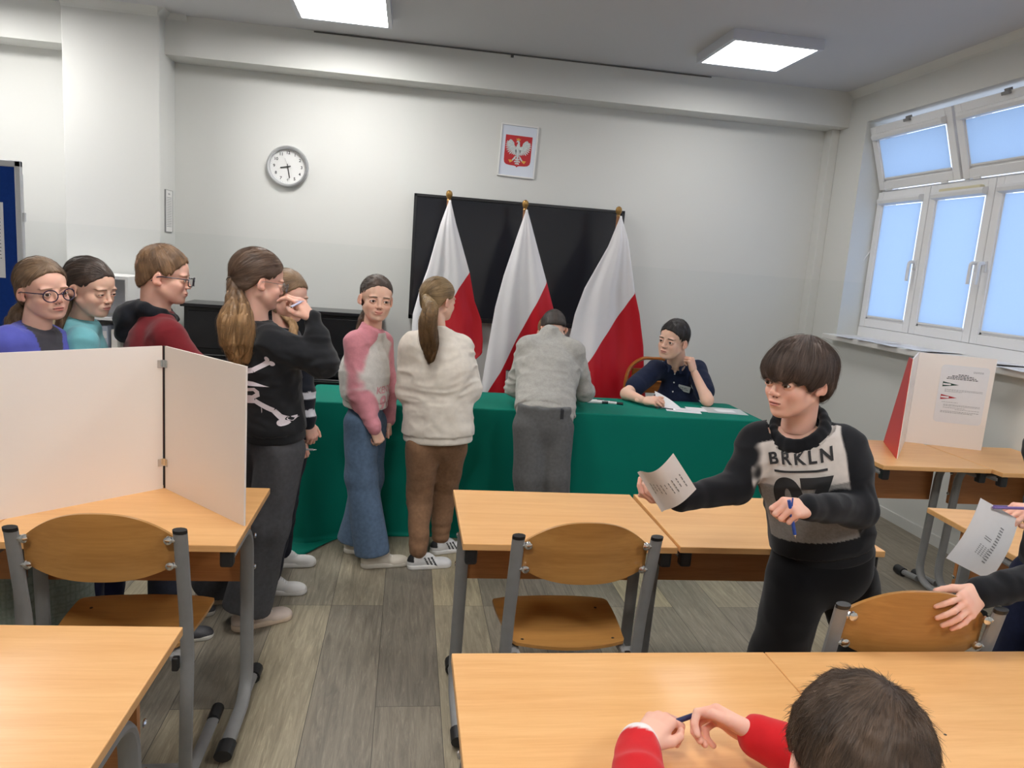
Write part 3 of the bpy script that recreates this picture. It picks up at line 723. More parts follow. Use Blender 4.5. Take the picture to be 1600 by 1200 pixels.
# screen
tv = empty('display_screen', (.836, BY-.002, 1.56), 0, 'big black wall display behind the flags', 'screen')
M_BEZEL = mat('black_bezel', (.010, .010, .012, 1), .3); M_PANEL = mat('display_glass', (.012, .013, .018, 1), .12, 0, .5)
x0, x1, z0, z1 = -.83, .83, -.478, .478
f = MB(); t = .022
f.box(x0, x1, -.095, -.03, z1-t, z1, bev=.003).box(x0, x1, -.095, -.03, z0, z0+t+.014, bev=.003).box(x0, x0+t, -.095, -.03, z0, z1, bev=.003).box(x1-t, x1, -.095, -.03, z0, z1, bev=.003).box(x0+.01, x1-.01, -.08, -.03, z0+.01, z1-.01)
f.build('bezel', M_BEZEL, tv); MB().box(x0+t, x1-t, -.0885, -.0805, z0+t+.014, z1-t).build('screen', M_PANEL, tv)
MB().box(-.3, .3, -.03, 0, -.2, .2).build('wall_bracket', M_BEZEL, tv)
# schedule plate on the pillar side
cp = empty('notice_plate', (-1.748, 5.76, 1.757), 0, 'narrow framed notice plate on the side of the pillar', 'notice')
MB().box(0, .008, -.075, .075, -.145, .145).build('plate', M_WHITE, cp)
MB().box(0, .010, -.079, -.075, -.148, .148).box(0, .010, .075, .079, -.148, .148).box(0, .010, -.075, .075, .145, .148).box(0, .010, -.075, .075, -.148, -.145).build('plate_frame', M_METAL, cp)
lines(cp, [(-.055, .055, .095-.012*k, .004) for k in range(18)] + [(-.02, .02, .12, .01)], M_GREYINK, 'lettering', 0, Matrix(((0, 0, 1, .0082), (1, 0, 0, 0), (0, 1, 0, 0), (0, 0, 0, 1))))

# ================================================================== flags
M_FW = noisy('white_flag_satin', lin(228, 226, 228), lin(220, 218, 221), 3, .5, .4, .03, 300); M_FR = noisy('red_flag_satin', lin(196, 22, 38), lin(184, 16, 32), 3, .45, .4, .03, 300)
M_GOLD = mat('brass', lin(160, 124, 70), .35, .7); M_POLE = noisy('pole_wood', lin(150, 100, 60), lin(130, 84, 48), 8, .4)
def flag(px, py, Y, left, right, bound, label, seed):
    top = at(px, py, Y)
    r = empty('flag', (top.x, Y, 0), 0, label, 'flag', 'white and red flags on poles')
    o = Vector((top.x, Y, 0))
    MB().lathe([(.013, .02), (.013, top.z-.03)], 14).build('flagpole', M_POLE, r, smooth=True)
    MB().lathe([(.010, top.z-.05), (.016, top.z-.045), (.012, top.z-.035), (.014, top.z-.03), (.021, top.z-.016), (.024, top.z), (.019, top.z+.016), (.008, top.z+.024), (.001, top.z+.026)], 20).build('finial', M_GOLD, r, smooth=True)
    MB().lathe([(.001, 0), (.15, 0), (.15, .02), (.05, .035), (.025, .05), (.025, .16), (.001, .16)], 24).build('flag_stand', mat('flag_stand_metal', lin(70, 62, 50), .4, .5), r, smooth=True)
    def poly(pp):
        w = [at(a, b, Y)-o for a, b in pp]; w.sort(key=lambda p: -p.z); return [p.z for p in w][::-1], [p.x for p in w][::-1]
    lz, lx = poly(left); rz_, rx = poly(right); bz, bx = poly(bound)
    zt = top.z-.045; zb = max(min(lz), min(rz_)); zb = min(min(lz), min(rz_))
    nr, nc = 90, 36; rs = random.Random(seed); ph = [rs.uniform(0, 6.3) for _ in range(6)]
    V = []; mi = []; F = []
    for j in range(nr+1):
        z = zt+(zb-zt)*(j/nr)
        xl = float(np.interp(z, lz, lx)); xr = float(np.interp(z, rz_, rx)); xb = float(np.interp(z, bz, bx)); 
        if z > bz[-1]: xb = xr
        if z < bz[0]: xb = xl
        xb = min(max(xb, xl), xr); wd = xr-xl
        for i in range(2*nc+1):
            x = xl+(xb-xl)*i/nc if i <= nc else xb+(xr-xb)*(i-nc)/nc
            u = (x-xl)/max(wd, 1e-4)
            w = wd*.030*(math.sin(u*11+ph[0]+.6*math.sin(z*3)) + .35*math.sin(u*27+ph[1]+z*1.2)) + .02*math.sin(z*4+ph[2]+u*2)*(wd/.4)
            w *= min(1, j/6)
            dz = 0
            if j == nr: dz = 0
            V.append((x, -.045-w-.02*math.sin(PI*u)*min(1, j/10), z+dz))
    C = 2*nc+1
    for j in range(nr):
        for i in range(2*nc):
            a = j*C+i; F.append((a, a+1, a+C+1, a+C)); mi.append(0 if i < nc else 1)
    q = pydata('flag_cloth', V, F, [M_FW, M_FR], r, True, mi)
    md = q.modifiers.new('s', 'SOLIDIFY'); md.thickness = .001
    return r
flag(702, 303, 5.33, [(701, 315), (688, 350), (668, 420), (655, 455), (645, 490), (640, 560), (637, 640)], [(704, 315), (712, 350), (733, 425), (741, 470), (752, 500), (754, 530), (753, 552), (737, 566), (700, 640)], [(733, 426), (716, 450), (690, 500), (668, 545), (640, 600)], 'leftmost of the three white and red flags, partly behind the blonde girl', 1)
flag(821, 318, 5.33, [(820, 330), (806, 370), (786, 430), (773, 480), (766, 520), (755, 580), (744, 640)], [(823, 330), (830, 355), (852, 440), (865, 492), (872, 540), (878, 640)], [(852, 441), (832, 480), (806, 530), (781, 580), (745, 632)], 'middle flag of the three, above the bending boy', 2)
flag(967, 328, 5.33, [(966, 340), (948, 385), (912, 450), (897, 490), (885, 540), (880, 640)], [(969, 340), (978, 375), (988, 456), (996, 490), (1003, 540), (1006, 640)], [(988, 458), (960, 500), (918, 560), (884, 605)], 'rightmost flag, next to the seated boy at the table', 5)

# ================================================================== piano, cabinet, board
M_PIANO = mat('black_lacquer', (.012, .012, .014, 1), .22, 0, .5)
pn = empty('upright_piano', (-.895, 5.90, 0), 0, 'black upright piano against the back wall behind the queue', 'piano')
MB().box(-.71, .71, -.36, 0, 1.095, 1.120, bev=.004).build('lid', M_PIANO, pn)
MB().box(-.69, .69, -.33, -.02, .10, 1.095, bev=.003).build('case', M_PIANO, pn)
MB().box(-.66, .66, -.345, -.33, .80, 1.07, bev=.004).build('music_panel', M_PIANO, pn)
for s in (-1, 1): MB().box(s*.70-.025, s*.70+.025, -.62, -.02, 0, .74, bev=.01).build('side_panel', M_PIANO, pn)
MB().box(-.69, .69, -.60, -.33, .60, .66, bev=.006).build('key_bed', M_PIANO, pn)
MB().box(-.665, .665, -.58, -.33, .665, .735, bev=.018).build('fall_board', M_PIANO, pn)
MB().box(-.665, .665, -.342, -.332, .752, .757).box(-.69, .69, -.605, -.600, .640, .645).build('brass_strip', mat('steel_strip', (.6, .6, .6, 1), .25, 1), pn)
MB().box(-.66, .66, -.34, -.33, .12, .58, bev=.004).build('lower_panel', M_PIANO, pn)
pd = MB()
for x in (-.12, 0, .12): pd.box(x-.02, x+.02, -.42, -.33, .05, .07, bev=.006)
pd.build('pedals', M_GOLD, pn)
cb = empty('storage_cabinet', (-2.30, 5.20, 0), 0, 'white open-topped cabinet with a pale wood door by the pillar', 'cabinet')
MB().box(-.45, .47, 0, .36, 1.275, 1.295).box(-.45, -.43, 0, .36, 0, 1.275).box(.452, .47, 0, .36, 0, 1.275).box(.10, .118, .01, .35, .0, 1.0).box(-.43, .452, .345, .36, 0, 1.275).box(-.43, .452, .01, .345, 1.0, 1.018).box(.118, .452, .01, .345, .78, .798).box(-.43, .452, .01, .345, .05, .07).build('carcass', M_WHITE, cb)
MB().box(-.43, .10, -.004, .014, .07, 1.0).build('door', wood('maple_laminate', lin(214, 190, 150), lin(204, 178, 138), 'Y', .4), cb)
for k, (x, h, c) in enumerate(((.15, .13, (230, 230, 226)), (.20, .15, (206, 206, 214)), (.25, .12, (238, 236, 228)), (.30, .16, (182, 190, 206)), (.36, .14, (226, 222, 214)))):
    r = empty('binder', (-2.30+x+.01, 5.32, .7985), 0, 'upright binder in the open cabinet shelf, '+['first from the left', 'second, slightly taller', 'third and lowest', 'fourth and tallest', 'last at the right side'][k], 'binder', 'binders on the cabinet shelf')
    MB().box(-.019, .019, -.09, .12, 0, h).build('cover', mat('binder_%d' % k, lin(*c), .6), r)
    MB().box(-.012, .012, -.0905, -.09, h*.5, h*.8).build('spine_label', M_INK if k == 0 else M_PAPER, r)
gb = empty('green_box', (-1.93, 5.30, .0705), 0, 'lime green box low in the cabinet beside the teal shirt', 'box')
MB().box(-.07, .07, -.06, .1, 0, .70, bev=.01).build('box_body', mat('lime_plastic', lin(196, 206, 110), .5), gb)
bd = empty('notice_board', (-2.80, 4.60, 0), 0, 'blue notice board in an aluminium frame at the left edge', 'notice board')
M_ALU = mat('brushed_aluminium', (.62, .63, .66, 1), .35, .6)
f = MB(); f.box(-.63, .63, -.012, .012, 1.895, 1.93, bev=.005).box(-.63, .63, -.012, .012, .80, .835, bev=.005).box(-.63, -.595, -.012, .012, .80, 1.93, bev=.005).box(.595, .63, -.012, .012, .80, 1.93, bev=.005)
f.build('board_frame', M_ALU, bd)
MB().box(-.596, .596, -.006, .006, .834, 1.896).build('board_felt', noisy('blue_felt', lin(30, 64, 140), lin(26, 56, 126), 60, .95, .1, .3, 600), bd)
for s in (-1, 1):
    MB().tube([(s*.612, .02, 1.86), (s*.612, .02, .04)], .014, 10).tube([(s*.612, -.22, .03), (s*.612, .26, .03)], .015, 10).build('stand_leg', M_ALU, bd, smooth=True)
MB().box(.63, .642, -.01, .01, 1.60, 1.65, bev=.003).build('side_latch', M_ALU, bd)
nt = empty('notice_sheet', (-2.295-.10, 4.5935, 1.53), 0, 'white printed sheet pinned to the blue notice board', 'sheet of paper')
nt.location = (-2.375, 4.5935, 1.488)
MB().box(-.105, .105, -.0012, 0, -.21, .21).build('paper', M_PAPER, nt)
lines(nt, [(-.09, .09, .12-.02*k, .004) for k in range(12)], M_INK, 'printed_lines', 0, Matrix(((1, 0, 0, 0), (0, 0, -1, -.0013), (0, 1, 0, 0), (0, 0, 0, 1))))
# ================================================================== soft bodies: distance fields turned into meshes
def sm(a, b, k):
    h = np.clip(.5+.5*(b-a)/k, 0, 1); return b*(1-h)+a*h-k*h*(1-h)
def V3(p): return np.array([p[0], p[1], p[2]], np.float32)
class Prim:
    def __init__(s, fn, lo, hi, k, op='u'): s.fn, s.lo, s.hi, s.k, s.op = fn, np.array(lo, float), np.array(hi, float), k, op
def cone(a, b, ra, rb, k=.01, op='u', flat=None, ax=None):
    """tapered capsule; flat = depth/width ratio, measured along ax"""
    a, b = V3(a), V3(b); ab = b-a; L2 = max(float(ab@ab), 1e-9)
    w = None
    if flat is not None:
        w = V3(ax); w = w-ab*(w@ab)/L2; w /= np.linalg.norm(w)
    def fn(P_):
        q = P_-a; t = np.clip(q@ab/L2, 0, 1); q = q-t[..., None]*ab; r = ra+(rb-ra)*t
        d2 = (q*q).sum(-1)
        if w is not None: d2 = d2+(q@w)**2*(1/flat**2-1)
        return np.sqrt(np.maximum(d2, 1e-12))-r
    m_ = max(ra, rb); return Prim(fn, np.minimum(a, b)-m_, np.maximum(a, b)+m_, k, op)
def ell(c, r, R=None, k=.01, op='u'):
    c, r = V3(c), V3(r); R = None if R is None else np.array(R, np.float32)
    def fn(P_):
        q = P_-c
        if R is not None: q = q@R
        k0 = np.sqrt(((q/r)**2).sum(-1)); k1 = np.sqrt(((q/(r*r))**2).sum(-1))
        return k0*(k0-1)/np.maximum(k1, 1e-6)
    m_ = float(max(r)) if R is not None else r
    return Prim(fn, c-m_, c+m_, k, op)
def half(n, d, k=.003):
    """keep the side where n.p < d"""
    n = V3(n); n = n/np.linalg.norm(n)
    return Prim(lambda P_: P_@n-d, [-9]*3, [9]*3, k, 'i')
def chain(pts, rs, k=.01, **kw): return [cone(pts[i], pts[i+1], rs[i], rs[i+1], k, **kw) for i in range(len(pts)-1)]
_rt = np.random.RandomState(4).rand(32, 32, 32).astype(np.float32)
def noise3(P_, s, off=0):
    q = P_*np.array(s, np.float32)+np.float32(off*7.31+50); i = np.floor(q).astype(np.int32); f = (q-i).astype(np.float32); f = f*f*(3-2*f)
    r = 0
    for dx in (0, 1):
        for dy in (0, 1):
            for dz in (0, 1):
                w = (f[..., 0] if dx else 1-f[..., 0])*(f[..., 1] if dy else 1-f[..., 1])*(f[..., 2] if dz else 1-f[..., 2])
                r = r+w*_rt[(i[..., 0]+dx) & 31, (i[..., 1]+dy) & 31, (i[..., 2]+dz) & 31]
    return r*2-1
def polygonize(prims, vox, disp=None, lo=None, hi=None):
    ups = [p for p in prims if p.op == 'u']
    if lo is None: lo = np.min([p.lo for p in ups], 0)-.012; hi = np.max([p.hi for p in ups], 0)+.012
    lo = np.array(lo, np.float32); n = (np.ceil((np.array(hi)-lo)/vox)+1).astype(int)
    A = [lo[i]+np.arange(n[i], dtype=np.float32)*vox for i in range(3)]
    D = np.full(n, .06, np.float32)
    for p in prims:
        mgn = p.k*1.2+2.5*vox
        s = [slice(max(0, int((p.lo[i]-mgn-lo[i])/vox)), max(0, min(n[i], int((p.hi[i]+mgn-lo[i])/vox)+2))) for i in range(3)]
        if any(q.stop <= q.start for q in s): continue
        G = np.stack(np.meshgrid(A[0][s[0]], A[1][s[1]], A[2][s[2]], indexing='ij'), -1)
        d = p.fn(G).astype(np.float32); c = D[tuple(s)]
        if p.op == 'u': D[tuple(s)] = sm(c, d, p.k)
        elif p.op == 's': D[tuple(s)] = -sm(-c, d, p.k)
        else: D[tuple(s)] = -sm(-c, -d, p.k)
    if disp is not None:
        near = np.abs(D) < .03; idx = np.nonzero(near)
        Q = np.stack([A[i][idx[i]] for i in range(3)], -1); D[idx] += disp(Q).astype(np.float32)
    D[0], D[-1], D[:, 0], D[:, -1], D[:, :, 0], D[:, :, -1] = .05, .05, .05, .05, .05, .05
    S = D < 0
    cnt = np.zeros([k-1 for k in n], np.int8); off = [(x, y, z) for x in (0, 1) for y in (0, 1) for z in (0, 1)]
    for x, y, z in off: cnt += S[x:n[0]-1+x, y:n[1]-1+y, z:n[2]-1+z]
    act = (cnt > 0) & (cnt < 8); ci = np.array(np.nonzero(act)).T; vid = np.full(act.shape, -1, np.int32); vid[act] = np.arange(len(ci))
    C = np.stack([D[ci[:, 0]+x, ci[:, 1]+y, ci[:, 2]+z] for x, y, z in off], 1)
    acc = np.zeros((len(ci), 3), np.float32); m_ = np.zeros(len(ci), np.float32)
    for i in range(8):
        for j in range(i+1, 8):
            oi, oj = np.array(off[i]), np.array(off[j])
            if np.abs(oi-oj).sum() != 1: continue
            a, b = C[:, i], C[:, j]; cr = (a < 0) != (b < 0); t = np.where(cr, a/np.where(cr, a-b, 1), 0)
            acc += cr[:, None]*(oi+t[:, None]*(oj-oi)); m_ += cr
    V = (ci+acc/m_[:, None])*vox+lo
    F = []
    for ax in range(3):
        u, v = (ax+1) % 3, (ax+2) % 3
        sl0 = [slice(None)]*3; sl1 = [slice(None)]*3; sl0[ax] = slice(0, -1); sl1[ax] = slice(1, None)
        a = S[tuple(sl0)]; b = S[tuple(sl1)]; e = np.array(np.nonzero(a != b)).T
        e = e[(e[:, u] > 0) & (e[:, v] > 0)]
        fl = a[e[:, 0], e[:, 1], e[:, 2]]
        def g(du, dv):
            q = e.copy(); q[:, u] -= du; q[:, v] -= dv; return vid[q[:, 0], q[:, 1], q[:, 2]]
        q = np.stack([g(1, 1), g(0, 1), g(0, 0), g(1, 0)], 1); q[~fl] = q[~fl][:, ::-1]; F.append(q)
    F = np.concatenate(F); F = F[(F >= 0).all(1)]
    return V.astype(np.float32), F
def relax(V, F, it=2, lam=.5):
    n = len(V); E = np.concatenate([F[:, [0, 1]], F[:, [1, 2]], F[:, [2, 3]], F[:, [3, 0]]]); E = np.concatenate([E, E[:, ::-1]])
    deg = np.bincount(E[:, 0], minlength=n).astype(np.float32)[:, None]
    for _ in range(it):
        S_ = np.stack([np.bincount(E[:, 0], weights=V[E[:, 1], i], minlength=n) for i in range(3)], 1)
        V = V+(S_/np.maximum(deg, 1)-V)*lam
    return V.astype(np.float32)
class Soft:
    """several polygonized pieces gathered into one mesh with its own colours"""
    def __init__(s): s.V = []; s.F = []; s.C = []; s.n = 0
    def add(s, V, F, col, T=None, flip=False):
        C = col(V) if callable(col) else np.tile(np.array(col[:3], np.float32), (len(V), 1))
        if T is not None:
            M_ = np.array(T, np.float32); V = V@M_[:3, :3].T+M_[:3, 3]
            if np.linalg.det(M_[:3, :3]) < 0: flip = not flip
        if flip: F = F[:, ::-1]
        s.V.append(V); s.F.append(F+s.n); s.C.append(C); s.n += len(V); return s
    def build(s, name, mm, parent, label=None):
        V = np.concatenate(s.V); F = np.concatenate(s.F); C = np.concatenate(s.C)
        o = pydata(name, V, F, mm, parent, True)
        at_ = o.data.color_attributes.new('col', 'FLOAT_COLOR', 'POINT')
        at_.data.foreach_set('color', np.concatenate([C, np.ones((len(C), 1), np.float32)], 1).astype(np.float32).ravel())
        if label: o['label'] = label
        return o
def mixc(C, mask, c):
    m_ = np.clip(mask, 0, 1)[:, None]; return C*(1-m_)+np.array(c[:3], np.float32)*m_
def sstep(x, a, b): t = np.clip((x-a)/(b-a), 0, 1); return t*t*(3-2*t)
def frame(y, z):
    """rotation with local Y along y and local Z near z"""
    y = Vector(y).normalized(); x = y.cross(Vector(z)).normalized(); z = x.cross(y)
    return Matrix(((x.x, y.x, z.x), (x.y, y.y, z.y), (x.z, y.z, z.z)))

M_SKIN = attr_mat('skin', .62, 0, .03, 0, 25, .03, .22, .22)
M_CLOTH = attr_mat('knitted_cloth', .92, 900, .16, .15, 35, .06, .15)
M_DENIM = attr_mat('woven_cloth', .88, 900, .25, .05, 60, .12, .2)
M_SHOE = attr_mat('shoe_leather', .5, 200, .1, 0, 30, .04, .4)
M_TAPE = mat('printed_badge', lin(184, 190, 190), .5)
def hair_material():
    m = attr_mat('hair', .48, 300, .12, 0, 30, .10, .45)
    p = P(m); nt = m.node_tree
    ab = N(m, 'ShaderNodeAttribute', attribute_name='flow'); mp = N(m, 'ShaderNodeMapping'); mp.inputs['Scale'].default_value = (1, 1, 1); L(m, ab.outputs['Vector'], mp.inputs[0])
    nz = N(m, 'ShaderNodeTexNoise', i_Scale=1.0, i_Detail=5, i_Roughness=.7); L(m, mp.outputs[0], nz.inputs[0])
    mr = N(m, 'ShaderNodeMapRange'); mr.inputs[1].default_value = .33; mr.inputs[2].default_value = .68; mr.inputs[3].default_value = .55; mr.inputs[4].default_value = 1.5; L(m, nz.outputs[0], mr.inputs[0])
    src = p.inputs['Base Color'].links[0].from_socket; vm = N(m, 'ShaderNodeVectorMath', operation='SCALE'); L(m, src, vm.inputs[0]); L(m, mr.outputs[0], vm.inputs['Scale']); L(m, vm.outputs[0], p.inputs['Base Color'])
    bp = N(m, 'ShaderNodeBump', i_Strength=.6, i_Distance=.004); L(m, nz.outputs[0], bp.inputs['Height']); L(m, bp.outputs[0], p.inputs['Normal'])
    return m
M_HAIR = hair_material()
M_EYEW = mat('eye_white', lin(226, 222, 218), .25); M_PUPIL = mat('pupil', (.006, .005, .005, 1), .15); 
M_SPECS = mat('dark_acetate', (.015, .012, .03, 1), .25); M_LENS = pane_mat(); M_LENS.name = 'spectacle_lens'

# ------------------------------------------------------------------ head (local: x = person's right, y = forward, z = up, origin at eye height in mid skull, metres)
def head_prims(p):
    w, jaw, nose, eo = p.get('w', 1), p.get('jaw', 1), p.get('nose', 1), p.get('open', 1)
    mo = p.get('mouth', 0)
    H = [ell((0, -.016, .036), (.0725*w, .0905, .080), k=.02),
         ell((0, .030, .034), (.058*w, .054, .050), k=.02),
         ell((0, .024, -.032), (.0530*w, .058, .069), k=.02),
         ell((0, .036, -.072), (.040*jaw, .042, .036), k=.02),
         ell((0, .0655, -.094), (.019*jaw, .017, .014), k=.018)]
    for s in (-1, 1):
        H += [ell((s*.034*w, .049, -.030), (.0235, .027, .026), k=.018),
              cone((s*.046*w, .002, -.050), (s*.021*jaw, .052, -.088), .016, .014, .02),
              ell((s*.030, .0745+.002*(1-p.get('child', 1)), .0185), (.019, .010, .0065), k=.014)]
    for s in (-1, 1): H.append(ell((s*.029*w*(.5+.5*jaw), .036, -.057), (.022, .025, .026), k=.022))
    # eye sockets
    for s in (-1, 1): H.append(ell((s*.031, .0985, -.001), (.0185, .016, .012), k=.014, op='s'))
    # nose
    H += [cone((0, .080, .006), (0, .0955, -.024), .0058, .0078*nose, .012), ell((0, .0978+.004*(nose-1), -.0280), (.0088*nose, .0090, .0080), k=.007)]
    for s in (-1, 1): H.append(ell((s*.0105*nose, .0890, -.0315), (.0068, .0088, .0062), k=.005))
    for s in (-1, 1): H.append(ell((s*.0055, .0925, -.0390), (.0032, .0042, .0026), k=.003, op='s'))
    # mouth
    H += [ell((0, .0745, -.059), (.024, .013, .018), k=.012)]
    H += [ell((0, .0862, -.0565), (.0175, .0060, .0040), k=.005), ell((0, .0848, -.0652-mo), (.0155, .0062, .0048), k=.005)]
    H.append(ell((0, .0960, -.0608-mo*.5), (.020, .010, .0010+mo*.5), k=.003, op='s'))
    
    # lids and their opening
    for s in (-1, 1):
        H.append(ell((s*.0310, .0700, -.0005), (.0160, .0158, .0152), k=.004))
        R = Matrix.Rotation(math.radians(-s*4), 3, 'Y')
        H.append(ell((s*.0312, .0850, -.001), (.0128, .0115, .0049*eo+.0002), R=R, k=.0015, op='s'))
    # ears
    for s in (-1, 1):
        Re = Matrix.Rotation(math.radians(s*22), 3, 'Z') @ Matrix.Rotation(math.radians(-12), 3, 'X')
        H.append(ell((s*.0755*w, -.012, -.008), (.0065, .0150, .0265), R=Re, k=.006))
        H.append(ell((s*.0830*w, -.009, -.005), (.0060, .0090, .0165), R=Re, k=.004, op='s'))
        H.append(ell((s*.072*w, -.002, -.026), (.006, .009, .010), k=.006))
    return H
SKIN = {'fair': lin(230, 188, 166), 'pale': lin(232, 192, 170), 'rosy': lin(232, 184, 164)}
def head_color(p):
    base = np.array(SKIN[p.get('skin', 'fair')][:3], np.float32); brow = np.array(p['brow'][:3], np.float32); eo = p.get('open', 1); mo = p.get('mouth', 0)
    def f(V):
        C = np.tile(base, (len(V), 1)); x, y, z = V[:, 0], V[:, 1], V[:, 2]; ax = np.abs(x)
        rosy = base*np.array([1.0, .80, .78])
        C = mixc(C, .40*np.exp(-((ax-.040)**2+(z+.035)**2)/.00035)*(y > .02), rosy)
        C = mixc(C, .5*np.exp(-((ax)**2+(z+.031)**2)/.0001)*(y > .08), rosy)
        C = mixc(C, .6*(ax > .073)*(y < .01)*(z > -.04), rosy)
        zs = z-p.get('smile', .4)*.004*(x/.018)**2
        lip = sstep(-((x/.0200)**2+((zs+.061+mo*.5)/(.0084+mo*.6))**2), -1.1, -.75)*(y > .070)
        C = mixc(C, lip*.75, lin(198, 122, 114))
        C = mixc(C, (np.abs(zs+.0608+mo*.5) < .0011+mo*.5)*(ax < .020)*(y > .070)*.75, lin(130, 62, 58))
        # eyebrow
        zb = .0165+.0032*np.cos((ax-.030)/.022*1.3)+.0008*(1-sstep(ax, .012, .032)); th = .0026*(1-.5*sstep(ax, .030, .050))
        br = sstep(-np.abs(z-zb), -th-.0012, -th+.0006)*sstep(ax, .011, .016)*sstep(-ax, -.054, -.046)*(y > .03)
        C = mixc(C, br*p.get('browk', .8), brow)
        # lashes: the rim of the opening
        q = ((ax-.0312)/.0142)**2+((z+.001)/(.0062*eo+.0012))**2
        C = mixc(C, (q < 1)*(y > .066)*(z > -.003)*.85, lin(52, 34, 28)); C = mixc(C, (q < 1)*(y > .066)*(z <= -.003)*.35, lin(120, 70, 60))
        C = mixc(C, ((ax-.006)**2+(z+.041)**2 < .0032**2)*(y > .08)*.7, lin(96, 44, 36))
        return C
    return f
def eye(parent, T, s, p):
    gz = p.get('gaze', (0, 0))
    r = empty('eyeball', (0, 0, 0)); r.parent = parent
    r.matrix_basis = T @ Matrix.Translation((s*.0310, .0698, -.0005)) @ Matrix.Rotation(math.radians(gz[0]), 4, 'Z') @ Matrix.Rotation(math.radians(gz[1]), 4, 'X') @ Matrix.Rotation(-PI/2, 4, 'X')
    R_ = .0141; V = []; rings = [math.radians(a) for a in (0.001, 12, 14, 26, 29, 50, 80, 120, 170)]
    mb = MB()
    # lathe around local z (towards the front)
    prof = [(R_*math.sin(a), R_*math.cos(a)) for a in rings]
    n = 16
    for i, (rr, zz) in enumerate(prof):
        for k in range(n): V.append((rr*math.cos(2*PI*k/n), rr*math.sin(2*PI*k/n), zz))
    F = []; mi = []
    for i in range(len(prof)-1):
        for k in range(n): F.append((i*n+k, i*n+(k+1) % n, (i+1)*n+(k+1) % n, (i+1)*n+k)); mi.append(2 if i == 0 else (1 if i in (1, 2, 3) else 0))
    iris = bpy.data.materials.get('iris_'+p.get('iris', 'brown')) or mat('iris_'+p.get('iris', 'brown'), lin(70, 44, 30) if p.get('iris', 'brown') == 'brown' else lin(92, 110, 120), .2)
    o = pydata('eye', V, F, [M_EYEW, iris, M_PUPIL], None, True, mi)
    bpy.data.objects.remove(r); o.parent = parent
    o.matrix_basis = T @ Matrix.Translation((s*.0310, .0698, -.0005)) @ Matrix.Rotation(math.radians(gz[0]), 4, 'Z') @ Matrix.Rotation(math.radians(gz[1]), 4, 'X') @ Matrix.Rotation(-PI/2, 4, 'X')
    return o
def glasses(parent, T, m, round_=True, th=.0016, hw=.024, hh=.019, lens=True):
    mb = MB(); zc = -.003
    for s in (-1, 1):
        pts = []
        for k in range(25):
            a = 2*PI*k/24; e = 2 if round_ else 3.4
            cx, cz = math.cos(a), math.sin(a); q = (abs(cx)**e+abs(cz)**e)**(-1/e)
            x = s*.0325+hw*cx*q; pts.append((x, .1010-.28*max(0, abs(x)-.02)**1*1.0+.006, zc+hh*cz*q))
        mb.tube(pts, th, 6, caps=False)
        xo = s*(.0325+hw); mb.tube([(xo, .1010-.28*(abs(xo)-.02)+.006, zc+.010), (s*.0715, .060, zc+.010), (s*.079, .0, zc+.008), (s*.079, -.018, zc+.002), (s*.078, -.030, zc-.014)], th, 6)
    mb.tube([(-.0095, .1075, zc+.004), (0, .110, zc+.006), (.0095, .1075, zc+.004)], th, 6)
    o = mb.build('glasses', m, parent, smooth=True); o.matrix_basis = T
    if lens:
        for s in (-1, 1):
            V = []; n = 20
            for k in range(n):
                a = 2*PI*k/n; e = 2 if round_ else 3.4; cx, cz = math.cos(a), math.sin(a); q = (abs(cx)**e+abs(cz)**e)**(-1/e)
                x = s*.0325+hw*cx*q; V.append((x, .1010-.28*max(0, abs(x)-.02)+.006, zc+hh*cz*q))
            MB().add(V+[(v[0], v[1]+.0006, v[2]) for v in V], [tuple(range(n)), tuple(range(2*n-1, n-1, -1))]+[(k, (k+1) % n, n+(k+1) % n, n+k) for k in range(n)]).build('lens', M_LENS, o)
    return o

# ------------------------------------------------------------------ hair
def strand_mesh(name_parts, pts, rad, cols, flows):
    """3-sided tapering tubes for many strands; pts (n, k, 3)"""
    n, k, _ = pts.shape; T = np.zeros_like(pts); T[:, 1:-1] = pts[:, 2:]-pts[:, :-2]; T[:, 0] = pts[:, 1]-pts[:, 0]; T[:, -1] = pts[:, -1]-pts[:, -2]
    T /= np.linalg.norm(T, axis=-1, keepdims=True)+1e-9
    up = np.tile(np.array([.31, .52, .79]), (n, k, 1)); u = np.cross(T, up); u /= np.linalg.norm(u, axis=-1, keepdims=True)+1e-9; w = np.cross(T, u)
    r = rad*np.linspace(1, .25, k)[None, :, None]
    V = np.stack([pts+r*(u*math.cos(a)+w*math.sin(a)) for a in (0, 2.094, 4.189)], 2).reshape(-1, 3)
    base = (np.arange(n)[:, None, None, None]*k+np.arange(k-1)[None, :, None, None])*3
    j = np.arange(3)[None, None, :, None]
    F = np.concatenate([base+j, base+(j+1) % 3, base+3+(j+1) % 3, base+3+j], -1).reshape(-1, 4)
    return V.astype(np.float32), F.astype(np.int32), np.repeat(cols, k*3, 0), np.repeat(flows, k*3, 0)
